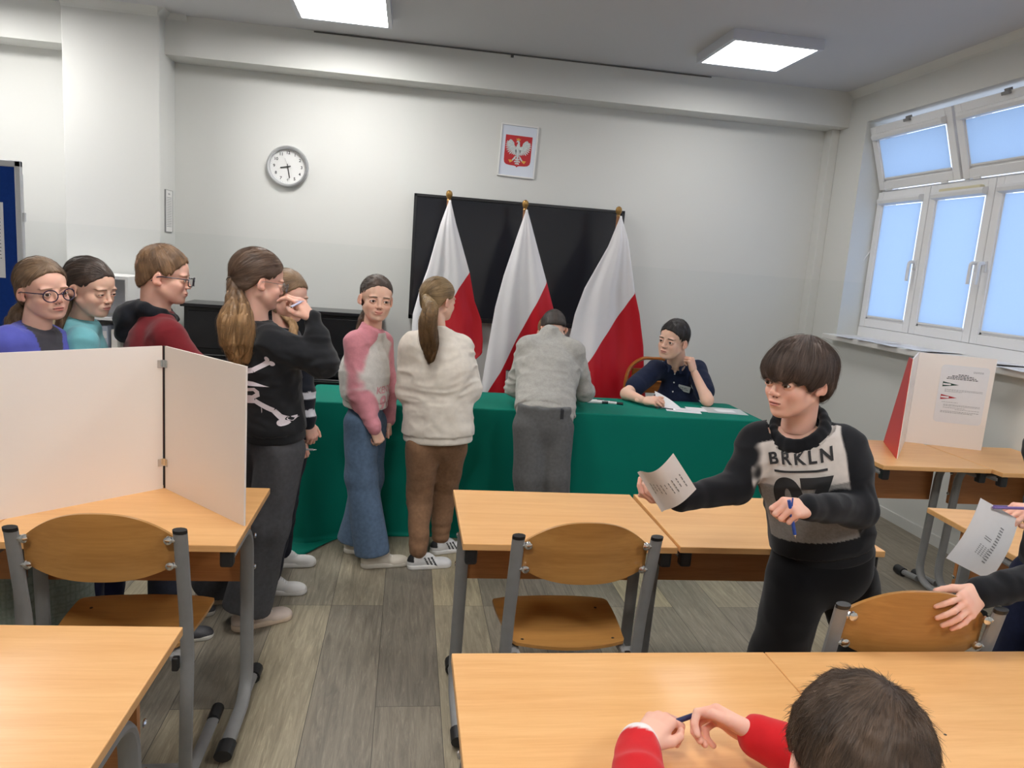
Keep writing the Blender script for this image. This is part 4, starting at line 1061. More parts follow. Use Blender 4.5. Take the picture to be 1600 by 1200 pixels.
def hair_build(parent, T, V, F, tie, dark, light, nstr=1500, slen=.05, lift=.0016, rad=.00032, steps=7, seed=1, crown=None, gravity=0, ends=None, flyaway=.06, mode='tie'):
    """V, F: hair volume in head space. Strands run along the surface away from the crown (mode 'crown') or towards the tie point."""
    rs = np.random.RandomState(seed); tie = np.array(tie, float)
    cen = np.array([0, -.016, .036])
    def flow_dir(Pn, Nn):
        d = (tie-Pn) if mode == 'tie' else (Pn-tie)
        if mode == 'comb': d = d+np.array([0, .6, -.2])*0.05
        d = d+np.array([0, 0, -gravity])
        d = d-Nn*(d*Nn).sum(-1, keepdims=True); return d/(np.linalg.norm(d, axis=-1, keepdims=True)+1e-9)
    # per-vertex flow coordinates: angle around the tie axis stretched, distance along
    ax = cen-tie; ax /= np.linalg.norm(ax)+1e-9; a1 = np.cross(ax, [0, 0, 1.]); a1 = a1/(np.linalg.norm(a1)+1e-9) if np.linalg.norm(a1) > .05 else np.array([1., 0, 0]); a2 = np.cross(ax, a1)
    def flow(Pn):
        q = Pn-tie; ang = np.arctan2(q@a2, q@a1); dist = np.linalg.norm(q, axis=-1)
        return np.stack([np.cos(ang)*14+dist*6, np.sin(ang)*14, dist*9], -1)
    def color(Pn):
        t = .5+.5*noise3(Pn.astype(np.float32), (30, 30, 30), seed); t = t[:, None]
        c = np.array(dark[:3])*(1-t)+np.array(light[:3])*t
        if ends is not None:
            e = sstep(np.linalg.norm(Pn-tie, axis=-1)*(Pn[:, 2] < tie[2]-.02), .04, .26)[:, None]; c = c*(1-e)+np.array(ends[:3])*e
        return c
    fc = V[F].mean(1); e1 = V[F[:, 2]]-V[F[:, 0]]; e2 = V[F[:, 3]]-V[F[:, 1]]; nr = np.cross(e1, e2); ar = np.linalg.norm(nr, axis=1); nr = nr/(ar[:, None]+1e-12)
    so = Soft(); so.add(V, F, lambda v: color(v)); FL = [flow(V)]
    if nstr:
        pick = rs.choice(len(F), nstr, p=ar/ar.sum()); P0 = fc[pick]; N0 = nr[pick]
        bt = BVHTree.FromPolygons([tuple(v) for v in V], [tuple(f) for f in F.tolist()])
        ln = slen*rs.uniform(.5, 1.3, nstr); jit = rs.normal(0, .22, (nstr, 3)); fly = (rs.rand(nstr) < flyaway)
        pts = np.zeros((nstr, steps, 3)); cur = P0.copy(); nn = N0.copy(); fw = color(P0); fl = flow(P0)
        lf = lift*rs.uniform(.2, 1.2, nstr)*(1+fly*2.5)
        for s_ in range(steps):
            pts[:, s_] = cur+nn*(lf*(.3+s_/steps*(1.2)))[:, None]
            d = flow_dir(cur, nn)+jit*(.30+fly*.6)[:, None]; d /= np.linalg.norm(d, axis=1, keepdims=True)
            nx = cur+d*(ln/steps)[:, None]
            for i in range(nstr):
                h = bt.find_nearest(nx[i])
                if h[0] is not None: nx[i] = h[0]; nn[i] = h[1]
            cur = nx
        sv, sf, sc, sfl = strand_mesh(None, pts, rad, fw*rs.uniform(.75, 1.3, (nstr, 1)), fl)
        so.V.append(sv); so.F.append(sf+so.n); so.C.append(sc.astype(np.float32)); so.n += len(sv); FL.append(sfl)
    o = so.build('hair', M_HAIR, parent); o.matrix_basis = T
    fa = o.data.attributes.new('flow', 'FLOAT_VECTOR', 'POINT'); fa.data.foreach_set('vector', np.concatenate(FL).astype(np.float32).ravel())
    return o
def zline(y, pts): return np.interp(y, [a for a, b in pts], [b for a, b in pts])
def hair_cap(p, grow=(.006, .008, .006), hl=None, vox=.0026, extra=(), tuft=.0016, k=.006, off=(0, 0, 0), fringe=None):
    w = p.get('w', 1); hl = hl or [(-.12, -.075), (-.075, -.062), (-.045, -.040), (-.022, -.012), (.0, .012), (.018, .010), (.034, .028), (.05, .048), (.07, .061), (.085, .071), (.12, .082)]
    g = grow
    H = [ell((off[0], -.016+off[1], .036+off[2]), (.0725*w+g[0], .0905+g[1], .080+g[2]), k=.01), ell((0, .030, .034), (.058*w+g[0], .054+g[1]*.7, .050+g[2]), k=.02),
         ell((0, -.045, -.020), (.060*w+g[0]*.8, .052+g[1]*.8, .055), k=.02)]
    H += list(extra)
    def cut(P_):
        ax = np.abs(P_[..., 0]); z0 = zline(P_[..., 1], hl)
        # side burn / temple: hairline drops a little with |x|
        z0 = z0-.012*sstep(ax, .020, .058)*(P_[..., 1] > .03)+.004*noise3(P_.astype(np.float32), (110, 110, 30), 6)*1.0
        return (z0-P_[..., 2])*.8
    H.append(Prim(cut, [-9]*3, [9]*3, k, 'i')); HAIRLINE.clear(); HAIRLINE.update(cut=cut, g=g[1])
    return H
HAIRLINE = {}
# ------------------------------------------------------------------ hand (left hand, palm down: fingers +Y, thumb +X, back of hand +Z), adult metres
def hand_prims(curl=20, fingers=None, thumb=None, spread=4):
    H = [cone((0, -.045, 0), (0, .006, 0), .0235, .023, .012, flat=.72, ax=(0, 0, 1)),
         cone((.022, .012, -.002), (.027, .080, .001), .0145, .0125, .012), cone((.006, .010, 0), (.009, .084, .003), .0150, .0130, .012),
         cone((-.012, .010, 0), (-.010, .081, .002), .0145, .0125, .012), cone((-.020, .012, -.002), (-.028, .074, -.001), .0130, .0115, .012),
         ell((.020, .030, -.010), (.014, .026, .012), k=.01), ell((-.020, .030, -.010), (.012, .026, .010), k=.01)]
    roots = [(.028, .084, .001), (.009, .090, .003), (-.010, .087, .002), (-.0285, .077, -.001)]
    lens = [(.040, .025, .020), (.044, .028, .021), (.041, .026, .021), (.032, .020, .019)]; rad = [(.0088, .0078, .0070)]*3+[(.0078, .0068, .0062)]
    fs = fingers or [(curl, curl*1.2, curl*.8)]*4
    sp = [-spread*1.6, -spread*.4, spread*.7, spread*1.9]
    tips = []
    for i in range(4):
        p = Vector(roots[i]); a = 0; az = math.radians(sp[i]); r0 = rad[i][0]*1.06
        for j in range(3):
            a += math.radians(fs[i][j]); d = Vector((-math.sin(az)*math.cos(a), math.cos(az)*math.cos(a), -math.sin(a)))
            q = p+d*lens[i][j]; H.append(cone(p, q, r0, rad[i][j]*.98, .0025 if j else .006)); p = q; r0 = rad[i][j]*.99
        tips.append(p)
    th = thumb or [(.026, .022, -.006), (.048, .052, -.012), (.057, .083, -.016), (.058, .108, -.018)]
    for j, (r0, r1) in enumerate(((.0145, .0118), (.0115, .0100), (.0100, .0082))): H.append(cone(th[j], th[j+1], r0, r1, .010 if j == 0 else .003))
    return H
def hand_cut(H): return H
HANDV = .0026
def add_hand(soft, wrist, fdir, back, right, scale, col, vox=HANDV, **kw):
    """wrist: world point; fdir: where the fingers point; back: direction of the back of the hand"""
    V, F = polygonize(hand_prims(**kw), vox/scale)
    V = relax(V, F, 1, .4)
    R = frame(fdir, back).to_4x4(); S = Matrix.Diagonal((-scale if right else scale, scale, scale, 1))
    def cf(v):
        C = np.tile(np.array(col[:3], np.float32), (len(v), 1)); n = noise3(v.astype(np.float32), (60, 60, 60), 3)
        C = mixc(C, np.clip(.25+.3*n, 0, .6)*(v[:, 1] > .06), np.array(col[:3])*np.array([1.0, .82, .80])); return C
    T = Matrix.Translation(Vector(wrist)) @ R @ S
    soft.add(V, F, cf, T); return T
# ------------------------------------------------------------------ shoe (toe +Y, sole at z=0)
def shoe_prims(s=1.0):
    return [ell((0, -.075, .040), (.031, .042, .045), k=.02), ell((0, -.02, .045), (.032, .06, .042), k=.02), ell((.0, .06, .022), (.041, .066, .030), k=.02), ell((0, .095, .018), (.038, .040, .024), k=.015),
            cone((0, -.062, .055), (0, -.058, .088), .033, .031, .012, flat=.85, ax=(0, 1, 0)), half((0, 0, -1), -.004, .004)]
def sole_prims(th=.024):
    return [cone((0, -.080, .012), (.003, .02, .012), .036, .036, .01), cone((.003, .02, .012), (-.002, .092, .012), .036, .044, .01), half((0, 0, 1), th, .004), half((0, 0, -1), 0, .002)]
def shoe(parent, pos, az, upper, sole, scale=.95, pitch=0, deco=None, name='shoe'):
    so = Soft(); R = Matrix.Translation(Vector(pos)) @ Matrix.Rotation(-math.radians(az), 4, 'Z') @ Matrix.Rotation(-math.radians(pitch), 4, 'X') @ Matrix.Scale(scale, 4)
    def cu(v):
        C = np.tile(np.array(upper[:3], np.float32), (len(v), 1))
        tongue = (np.abs(v[:, 0]) < .014)*(v[:, 1] > -.01)*(v[:, 1] < .05)
        lace = tongue*((v[:, 1]*95) % 1 < .45); C = mixc(C, lace*.6, (.9, .9, .9)); C = mixc(C, tongue*(1-lace)*.35, np.array(upper[:3])*.6)
        if deco: C = deco(v, C)
        return C
    V, F = polygonize(shoe_prims(), .0045); V = relax(V, F, 1); so.add(V, F, cu, R)
    V, F = polygonize(sole_prims(), .0045); so.add(V, F, sole, R)
    return so.build(name, M_SHOE, parent)
# ================================================================== people
def A(az): a = math.radians(az); return Vector((math.sin(a), math.cos(a), 0))
def folds(amp, s=(13, 13, 24), seed=1, fine=.3):
    def f(Q):
        w = np.stack([noise3(Q, (5, 5, 5), seed+3), noise3(Q, (5, 5, 5), seed+5), noise3(Q, (5, 5, 5), seed+8)], -1)*.05
        n = noise3(Q+w, s, seed); m_ = noise3(Q+w, (s[0]*2.1, s[1]*2.1, s[2]*2.1), seed+11)
        return amp*(np.abs(n)*1.6-.5)+amp*fine*m_
    return f
class Person:
    def __init__(s, label, stature, xy, az, head, haz, hp=0, hr=0, hs=.97, face=None, **k):
        s.S = stature; s.az = az; s.f = A(az); s.r = A(az+90); s.face = face or {}; s.face.setdefault('brow', lin(70, 50, 38))
        s.root = empty('person', (xy[0], xy[1], k.get('z', 0)), 0, label, 'person')
        s.Wr = Matrix.Translation((-xy[0], -xy[1], -k.get('z', 0)))
        S = stature; o = Vector((xy[0], xy[1], 0))
        J = s.J = {}
        s.head = Vector(head)
        R = Matrix.Rotation(-math.radians(haz), 4, 'Z') @ Matrix.Rotation(-math.radians(hp), 4, 'X') @ Matrix.Rotation(math.radians(hr), 4, 'Y')
        s.TH = Matrix.Translation(s.head) @ R @ Matrix.Scale(hs, 4); s.hs = hs
        J['hip'] = o+Vector((0, 0, .515*S)); J['chest'] = o+Vector((0, 0, .72*S)); J['neck'] = o+Vector((0, 0, .825*S))
        for q, sg in (('R', 1), ('L', -1)):
            J['sh'+q] = o+s.r*(sg*.108*S)+Vector((0, 0, .795*S)); J['el'+q] = J['sh'+q]+s.r*(sg*.022*S)-s.f*.02+Vector((0, 0, -.180*S)); J['wr'+q] = J['el'+q]+s.f*.045+Vector((0, 0, -.155*S))
            J['hp'+q] = o+s.r*(sg*.055*S)+Vector((0, 0, .50*S)); J['kn'+q] = o+s.r*(sg*.062*S)+s.f*.01+Vector((0, 0, .275*S)); J['an'+q] = o+s.r*(sg*.066*S)+Vector((0, 0, .055*S))
        J.update({a: Vector(b) for a, b in k.get('J', {}).items()})
        s.skin = SKIN[s.face.get('skin', 'fair')]; s.body = Soft(); s.kids = []
    def W(s, V): return V
    def add_head(s, vox=.0022, neck_r=.044, detail=True):
        inv = s.TH.inverted(); nb = inv @ (s.J['neck']-Vector((0, 0, .03)))
        H = head_prims(s.face); 
        H.insert(5, cone((0, -.022, -.045), nb, neck_r, neck_r*1.08/s.hs, .022))
        H.insert(6, cone((0, -.038, -.030), nb+Vector((0, -.01, 0)), neck_r*.95, neck_r, .02))
        V, F = polygonize(H, vox, lo=(-.11, -.13, min(-.16, nb.z-.02)), hi=(.11, .13, .13)) if abs(nb.y) < .1 and abs(nb.x) < .09 else polygonize(H, vox)
        C = head_color(s.face)(V).astype(np.float32); c_ = s.face.get('child', 1.0)
        if c_:      # shorter lower face and small nose of a child
            z = V[:, 2]; kz = .115*c_; V[:, 2] = np.where(z < 0, np.where(z > -.11, z*(1-kz), z+.11*kz), z)
            V[:, 1] = np.where((V[:, 1] > .088)*(z < .0), .088+(V[:, 1]-.088)*(1-.30*c_), V[:, 1])
            ch = np.exp(-((z+.030)/.022)**2)*np.clip((V[:, 1]-.0)/.05, 0, 1); V[:, 0] *= 1+.015*c_*ch
        s.body.add(V, F, lambda _: C, s.TH)
        return s
    def add_inner(s, arms=True, legs=True):
        J = s.J; S = s.S; f = s.f
        H = [cone(J['hip'], J['chest'], .075*S, .080*S, .03, flat=.62, ax=f), cone(J['chest'], J['neck']-Vector((0, 0, .03)), .075*S, .03, .03, flat=.6, ax=f)]
        for q in ('RL' if arms else ''):
            H += [cone(J['chest'].lerp(J['neck'], .6), J['sh'+q], .040, .030, .03)]
            H += chain([J['sh'+q], J['el'+q], J['wr'+q]], [.030, .024, .017], .01)
        for q in 'RL':
            if legs: H += chain([J['hp'+q], J['kn'+q], J['an'+q]], [.050, .036, .022], .01)
        V, F = polygonize(H, .012); s.body.add(V, F, s.skin); return s
    def bare(s, pts, rs, vox=.004, k=.02):
        V, F = polygonize(chain(pts, rs, k), vox); V = relax(V, F, 2); s.body.add(V, F, s.skin); return s
    def hand(s, q, fdir, back, scale=None, **kw):
        kw.setdefault('curl', 28)
        return add_hand(s.body, s.J['wr'+q]+Vector(fdir).normalized()*.012, fdir, back, q == 'R', scale or .52*s.S, s.skin, **kw)
    def finish_body(s):
        o = s.body.build('body', M_SKIN, s.root); o.matrix_basis = s.Wr
        if s.face.get('eyes', True):
            for sg in (-1, 1): eye(s.root, s.Wr @ s.TH, sg, s.face)
        return o
    def part(s, name, soft, mm=M_CLOTH, label=None):
        o = soft.build(name, mm, s.root, label); o.matrix_basis = s.Wr; return o
    def top(s, col, name='sweater', chest=.105, waist=.108, hem=None, sleeve=(.052, .047, .040), sleeves='RL', slv_end=None, amp=.004, vox=.0055, flat=.64, collar=.052, rib=True, mm=None, seed=1, extra=(), sh_r=.055, torso=True, hemr=None, cuff=.95, short=False, hemz=None, neckdrop=.0, fs=(13, 13, 24), hemcut=True, neckcut=True, band=.0085, tilt=.28, ndrop=0):
        """radii are fractions of the stature for the trunk, metres for the sleeves"""
        J = s.J; S = s.S; H = []; up = (J['neck']-J['hip']).normalized(); f = s.f-up*s.f.dot(up)
        f.normalize()
        hemp = hem if hem is not None else J['hip']-up*.05
        if torso:
            H += [cone(hemp, J['chest'], waist*S, chest*S, .04, flat=flat, ax=f), cone(J['chest'], J['neck']-up*.045, chest*S*.97, .055, .05, flat=flat*1.05, ax=f)]
            H += [cone(J['shL']-up*.022, J['shR']-up*.022, sh_r, sh_r, .045, flat=.85, ax=f)]
            H += [cone(J['shL'].lerp(J['neck'], .35)-up*.03, J['neck']-up*.03, sh_r*.85, .060, .04, flat=.9, ax=f), cone(J['shR'].lerp(J['neck'], .35)-up*.03, J['neck']-up*.03, sh_r*.85, .060, .04, flat=.9, ax=f)]
        if hemcut: H.append(Prim(lambda P_, n=V3(-up), d=float((-up).dot(hemp)): np.where(((P_-V3(hemp))@V3(f))**2+((P_-V3(hemp))@V3(f.cross(up)))**2 < (.2*S)**2 if torso else False, P_@n-d, -1.), [-9]*3, [9]*3, .012, 'i'))
        for q in sleeves:
            if short: H += chain([J['sh'+q], J['sh'+q].lerp(J['el'+q], .72)], [sleeve[0], sleeve[1]], .03)
            else:
                H += [cone(J['sh'+q]-up*.018, J['el'+q], sleeve[0], sleeve[1], .040), cone(J['el'+q], J['wr'+q], sleeve[1], sleeve[2], .020)]
                d = (J['wr'+q]-J['el'+q]).normalized()
                if rib: H.append(cone(J['wr'+q]-d*.035, J['wr'+q], sleeve[2]*cuff, sleeve[2]*cuff*.92, .006))
        if torso and neckcut:      # the neckline: open plane, lower in front, with a ribbed band
            nn = (up+f*tilt).normalized(); c0 = J['neck']-up*(.004+ndrop)
            H.append(Prim(lambda P_, n=V3(nn), c=V3(c0): np.where(((P_-c)**2).sum(-1) < .0090, (P_-c)@n, -1.), [-9]*3, [9]*3, .010, 'i'))
            r_ = f.cross(up); f2 = (f-nn*f.dot(nn)).normalized()
            H += chain([c0+f2*(math.cos(a)*collar*1.08+.004)+r_*(math.sin(a)*collar)-nn*.002 for a in np.linspace(0, 2*PI, 17)], [band]*17, .006)
        H += list(extra)
        base = folds(amp, fs, seed)
        def disp(Q):
            d = base(Q)
            if rib and torso:
                h = (Q-V3(hemp))@V3(up); rad = np.linalg.norm((Q-V3(hemp))-h[:, None]*V3(up), axis=1)
                arm = np.zeros(len(Q), bool)
                for q in sleeves:
                    for a_, b_ in ((J['sh'+q], J['el'+q]), (J['el'+q], J['wr'+q])):
                        arm |= seg_dist(Q, a_, b_)[0] < sleeve[1]+.010
                e = (h < .045)*(rad < .13*S)*(~arm); d = np.where(e, .006*1.0+.0*h, d-.004*np.exp(-((h-.075)/.03)**2)*(rad < .13*S))
            for q in sleeves:      # folds gathered at the elbow and over the cuff
                if short: break
                e = J['el'+q]; w = J['wr'+q]; ax = (w-e).normalized(); L_ = (w-e).length; t = (Q-V3(e))@V3(ax); rr = np.linalg.norm(Q-V3(e)-t[:, None]*V3(ax), axis=1)
                m_ = (rr < sleeve[1]*1.6)*(t > -.05)*(t < L_+.02)
                ph = noise3(Q, (16, 16, 16), seed+2)*2.5
                d = d+m_*amp*.35*np.sin(t*100+ph)*(np.exp(-((t-.0)/.05)**2)+.9*np.exp(-((t-L_+.06)/.035)**2))
            return d
        V, F = polygonize(H, vox, disp); V = relax(V, F, 1, .35)
        so = Soft(); so.add(V, F, col)
        return s.part(name, so, mm or M_CLOTH)
    def trousers(s, col, thigh=.058, knee=.050, hemr=.045, waist=.088, amp=.005, vox=.0065, mm=None, seed=3, gather=False, waistz=None, name='trousers', fs=(12, 12, 9), extra=(), rise=.05):
        J = s.J; S = s.S; up = Vector((0, 0, 1))
        H = [cone(J['hip']+up*.05, J['hip']-up*.03, waist*S, waist*S*1.04, .03, flat=.68, ax=s.f)]
        for q in 'RL':
            H += chain([J['hp'+q]-up*.02, J['kn'+q], J['an'+q]], [thigh*S, knee*S, hemr*S], .025)
            if not gather: 
                d = (J['an'+q]-J['kn'+q]).normalized(); H.append(Prim(lambda P_, c=V3(J['an'+q]), n=V3(d): np.where(((P_-c)**2).sum(-1) < .02, (P_-c)@n-.008, -1.), [-9]*3, [9]*3, .004, 'i'))
        H += list(extra)
        zt = J['hip'].z+rise; H.append(Prim(lambda P_: P_[..., 2]-zt, [-9]*3, [9]*3, .012, 'i'))
        base = folds(amp, fs, seed)
        def disp(Q):
            d = base(Q)
            for q in 'RL':
                for c, w_, kk in ((J['kn'+q], .07, 60), (J['an'+q]+Vector((0, 0, .05)), .05, 130 if gather else 70)):
                    r2 = ((Q-V3(c))**2).sum(1); d = d+amp*(1.0 if gather else .5)*np.sin(Q[:, 2]*kk+3*noise3(Q, (9, 9, 9), seed))*np.exp(-r2/w_**2)
            return d
        V, F = polygonize(H, vox, disp); V = relax(V, F, 1, .35); so = Soft(); so.add(V, F, col); return s.part(name, so, mm or M_DENIM)
    def shoes(s, upper, sole, az=(None, None), deco=None, scale=.9):
        for q, a in zip('RL', az):
            c = s.J['an'+q]; a = s.az if a is None else a
            o = shoe(s.root, s.Wr @ (Vector((c.x, c.y, 0))+A(a)*.055*scale), a, upper, sole, scale, deco=deco)
    def hairdo(s, H, tie, dark, light, vox=.0028, tuft=.0016, tfreq=(70, 70, 40), Rl=1, **k):
        HL = dict(HAIRLINE); HAIRLINE.clear()
        def disp(Q):
            d = tuft*noise3(Q, tfreq, 4)+tuft*.7*noise3(Q, (30, 30, 20), 9)
            if HL: d = d+HL['g']*.75*np.exp(np.minimum(0, HL['cut'](Q))/.010)
            return d
        V, F = polygonize(H, vox, disp); V = relax(V, F, Rl, .3)
        return hair_build(s.root, s.Wr @ s.TH, V, F, tie, dark, light, **k)
    def ponytail(s, tie_l, pts_w, rs, dark, light, ends, band, seed=1, nstr=900, name='ponytail', flat=.7, lobes=4, core=.80, spread=.52):
        """tie_l in head space; pts_w world points of the tail"""
        inv = s.TH.inverted(); P_ = [Vector(tie_l)]+[inv @ Vector(p) for p in pts_w]; P_ = spline(P_, 4)
        rr = list(np.interp(np.linspace(0, 1, len(P_)), np.linspace(0, 1, len(rs)), rs))
        H = chain(P_, [q*core for q in rr], .008); rl = random.Random(seed)
        for l_ in range(lobes):
            an = 2*PI*l_/lobes+rl.random(); tw = rl.uniform(-1.2, 1.2); m_ = len(P_); ex = rl.uniform(-.25, .12)
            pts = [P_[i]+Vector((math.cos(an+tw*i/m_), math.sin(an+tw*i/m_), 0))*rr[i]*spread+Vector((0, 0, -ex*.12))*(i/m_)**2 for i in range(m_)]
            H += chain(pts, [q*(.42 if i > 1 else .5) for i, q in enumerate(rr)], .005)
        def disp(Q): return .0045*noise3(Q, (120, 120, 6), seed)+.003*noise3(Q, (55, 55, 9), seed+2)
        V, F = polygonize(H, .003, disp); V = relax(V, F, 1, .3)
        # strands flow from the tie point away
        o = hair_build(s.root, s.Wr @ s.TH, V, F, tie_l, dark, light, nstr=nstr, slen=.10, lift=.0025, rad=.00045, seed=seed, ends=ends, mode='crown', gravity=.6, flyaway=.08)
        o.name = name
        b = MB(); ax = (P_[2]-P_[0]).normalized(); u = ax.orthogonal().normalized(); w = ax.cross(u)
        b.tube([Vector(tie_l)+(u*math.cos(a)+w*math.sin(a))*rr[0]*1.12+ax*.004 for a in np.linspace(0, 2*PI, 21)], .0042, 8, caps=False)
        q = b.build('hair_tie', band, s.root, smooth=True); q.matrix_basis = s.Wr @ s.TH
        return o
def torso_uv(s):
    """coordinates on a person's trunk: x to their right, y forward, z up, origin at the neck base"""
    up = (s.J['neck']-s.J['hip']).normalized(); f = (s.f-up*s.f.dot(up)).normalized(); r = f.cross(up)
    M_ = np.array([list(r), list(f), list(up)], np.float32); c = V3(s.J['neck'])
    return lambda V: (V-c)@M_.T
def seg_dist(V, a, b):
    a, b = V3(a), V3(b); ab = b-a; t = np.clip((V-a)@ab/float(ab@ab), 0, 1); return np.linalg.norm(V-a-t[:, None]*ab, axis=1), t
def decal(root, Wr, target, bm_obj, T, mm, name, off=.0016, grid=.008, inside=False):
    """print a flat mesh (in its own xy plane) on to a garment by dropping it along the plane's normal"""
    me = bm_obj.data if hasattr(bm_obj, 'data') else bm_obj
    bm = bmesh.new(); bm.from_mesh(me)
    vs = [v.co for v in bm.verts]; 
    for ax in (0, 1):
        lo = min(v[ax] for v in vs); hi = max(v[ax] for v in vs); n = Vector((1, 0, 0)) if ax == 0 else Vector((0, 1, 0)); q = lo+grid
        while q < hi:
            bmesh.ops.bisect_plane(bm, geom=list(bm.verts)+list(bm.edges)+list(bm.faces), plane_co=n*q, plane_no=n); q += grid
    tm = target.data; bt = BVHTree.FromPolygons([v.co for v in tm.vertices], [p.vertices for p in tm.polygons]); inv = target.matrix_basis
    d = -(T.to_3x3() @ Vector((0, 0, 1))); dead = []
    for v in bm.verts:
        w = T @ Vector((v.co.x, v.co.y, 0)); h = bt.ray_cast(w, d)
        if inside: h = bt.ray_cast(w, -d); v.co = (h[0] if h[0] is not None else bt.find_nearest(w)[0])-d*off; continue
        if h[0] is None: h = bt.find_nearest(w); v.co = h[0]
        else: v.co = h[0]-d*off
    me2 = bpy.data.meshes.new(name); bm.to_mesh(me2); bm.free(); me2.materials.clear(); me2.materials.append(mm)
    o = bpy.data.objects.new(name, me2); COL.objects.link(o); o.parent = root; o.matrix_basis = Wr
    return o
def flat_text(s, size, bold=.0, spacing=1.0):
    o = text_obj(s, size, M_INK, 'tmp', None, 0, bold, spacing=spacing); me = o.data; bpy.data.objects.remove(o)
    return me
def poly_mesh(polys):
    V = []; F = []
    for p in polys: b = len(V); V += [(x, y, 0) for x, y in p]; F.append(tuple(range(b, b+len(p))))
    me = bpy.data.meshes.new('tmp'); me.from_pydata(V, [], F); return me
def pen(c, d, label, col, name='pen', l=.14, r=.0042, tip=True):
    d = Vector(d).normalized(); rt = empty(name, c, 0, label, 'pen')
    m_ = mat(name+'_'+label[:12].replace(' ', '_'), col, .3)
    MB().tube([-d*l*.5, d*l*.38], r, 10).build('barrel', m_, rt, smooth=True)
    MB().tube([d*l*.38, d*l*.47, d*l*.5], [r*.95, r*.4, r*.1], 10).build('tip', M_CHROME, rt, smooth=True)
    MB().box(-.001, .001, r*.8, r*1.6, -.02, .02, T=Matrix.Translation(-d*l*.36) @ frame((0, 0, 1) if abs(d.z) < .9 else (1, 0, 0), d).to_4x4()).build('clip', m_, rt)
    return rt

BR1, BR2 = lin(74, 56, 44), lin(110, 86, 66)
# ---------------------------------------------------------------- the blonde girl in the cream sweatshirt
def girl_cream():
    p = Person('girl with a blonde ponytail in a cream sweatshirt and brown joggers, seen from behind', 1.465, (.175, 3.69), 22, at(685, 470, 3.70), 48, 4, hs=.96, face=dict(skin='fair', brow=lin(120, 92, 64)))
    J = p.J
    J['shL'], J['shR'] = at(645, 536, 3.66), at(718, 540, 3.70); J['neck'] = at(682, 512, 3.68); J['chest'] = at(684, 575, 3.68); J['hip'] = at(684, 668, 3.67)
    J['elR'] = at(731, 608, 3.66); J['wrR'] = at(724, 622, 3.86); J['elL'] = at(640, 610, 3.70); J['wrL'] = at(668, 620, 3.90)
    J['hpR'], J['hpL'] = at(704, 690, 3.70), at(662, 690, 3.66); J['knR'], J['knL'] = at(694, 770, 3.82), at(656, 776, 3.72); J['anR'], J['anL'] = Vector((.235, 3.80, .10)), Vector((.115, 3.60, .10))
    p.add_head(vox=.003); p.add_inner(); p.hand('R', (-.5, .8, 0), (0, 0, 1)); p.hand('L', (.5, .8, 0), (0, 0, 1)); p.finish_body()
    cream = lin(226, 218, 206)
    p.top(cream, chest=.122, waist=.128, hem=at(684, 690, 3.67), sleeve=(.068, .066, .046), amp=.0068, flat=.72, collar=.052, sh_r=.062, seed=2)
    p.trousers(lin(142, 108, 82), thigh=.062, knee=.046, hemr=.032, waist=.092, amp=.0055, gather=True)
    def deco(v, C):
        side = (np.abs(v[:, 0]) > .012)*(v[:, 2] > .016)*(v[:, 2] < .066)
        st = np.zeros(len(v), bool)
        for y0 in (-.012, .008, .028): st |= np.abs(v[:, 1]+.55*(v[:, 2]-.04)-y0) < .0052
        C = mixc(C, side*st*1., (.012, .012, .014)); C = mixc(C, (v[:, 1] < -.085)*(v[:, 2] > .045)*1., (.015, .015, .018)); return C
    so = Soft()
    for q in 'RL':
        V, F = polygonize([cone(J['an'+q]+Vector((0, 0, .03)), J['an'+q]-Vector((0, 0, .055)), .027, .031, .01)], .005); so.add(V, F, lin(214, 212, 210))
    p.part('socks', so)
    p.shoes(lin(226, 226, 226), lin(222, 220, 216), (68, 78), deco, .93)
    tie = (0, -.098, .020)
    p.hairdo(hair_cap(p.face, grow=(.006, .008, .008)), tie, lin(112, 90, 62), lin(168, 142, 104), nstr=1300, slen=.08, seed=3)
    p.ponytail(tie, [at(672, 480, 3.52), at(668, 505, 3.50), at(670, 535, 3.51), at(672, 562, 3.52)], [.015, .040, .054, .052, .018], lin(112, 88, 58), lin(176, 148, 104), lin(104, 78, 50), mat('beige_hair_tie', lin(170, 150, 120), .7), 5)
girl_cream()
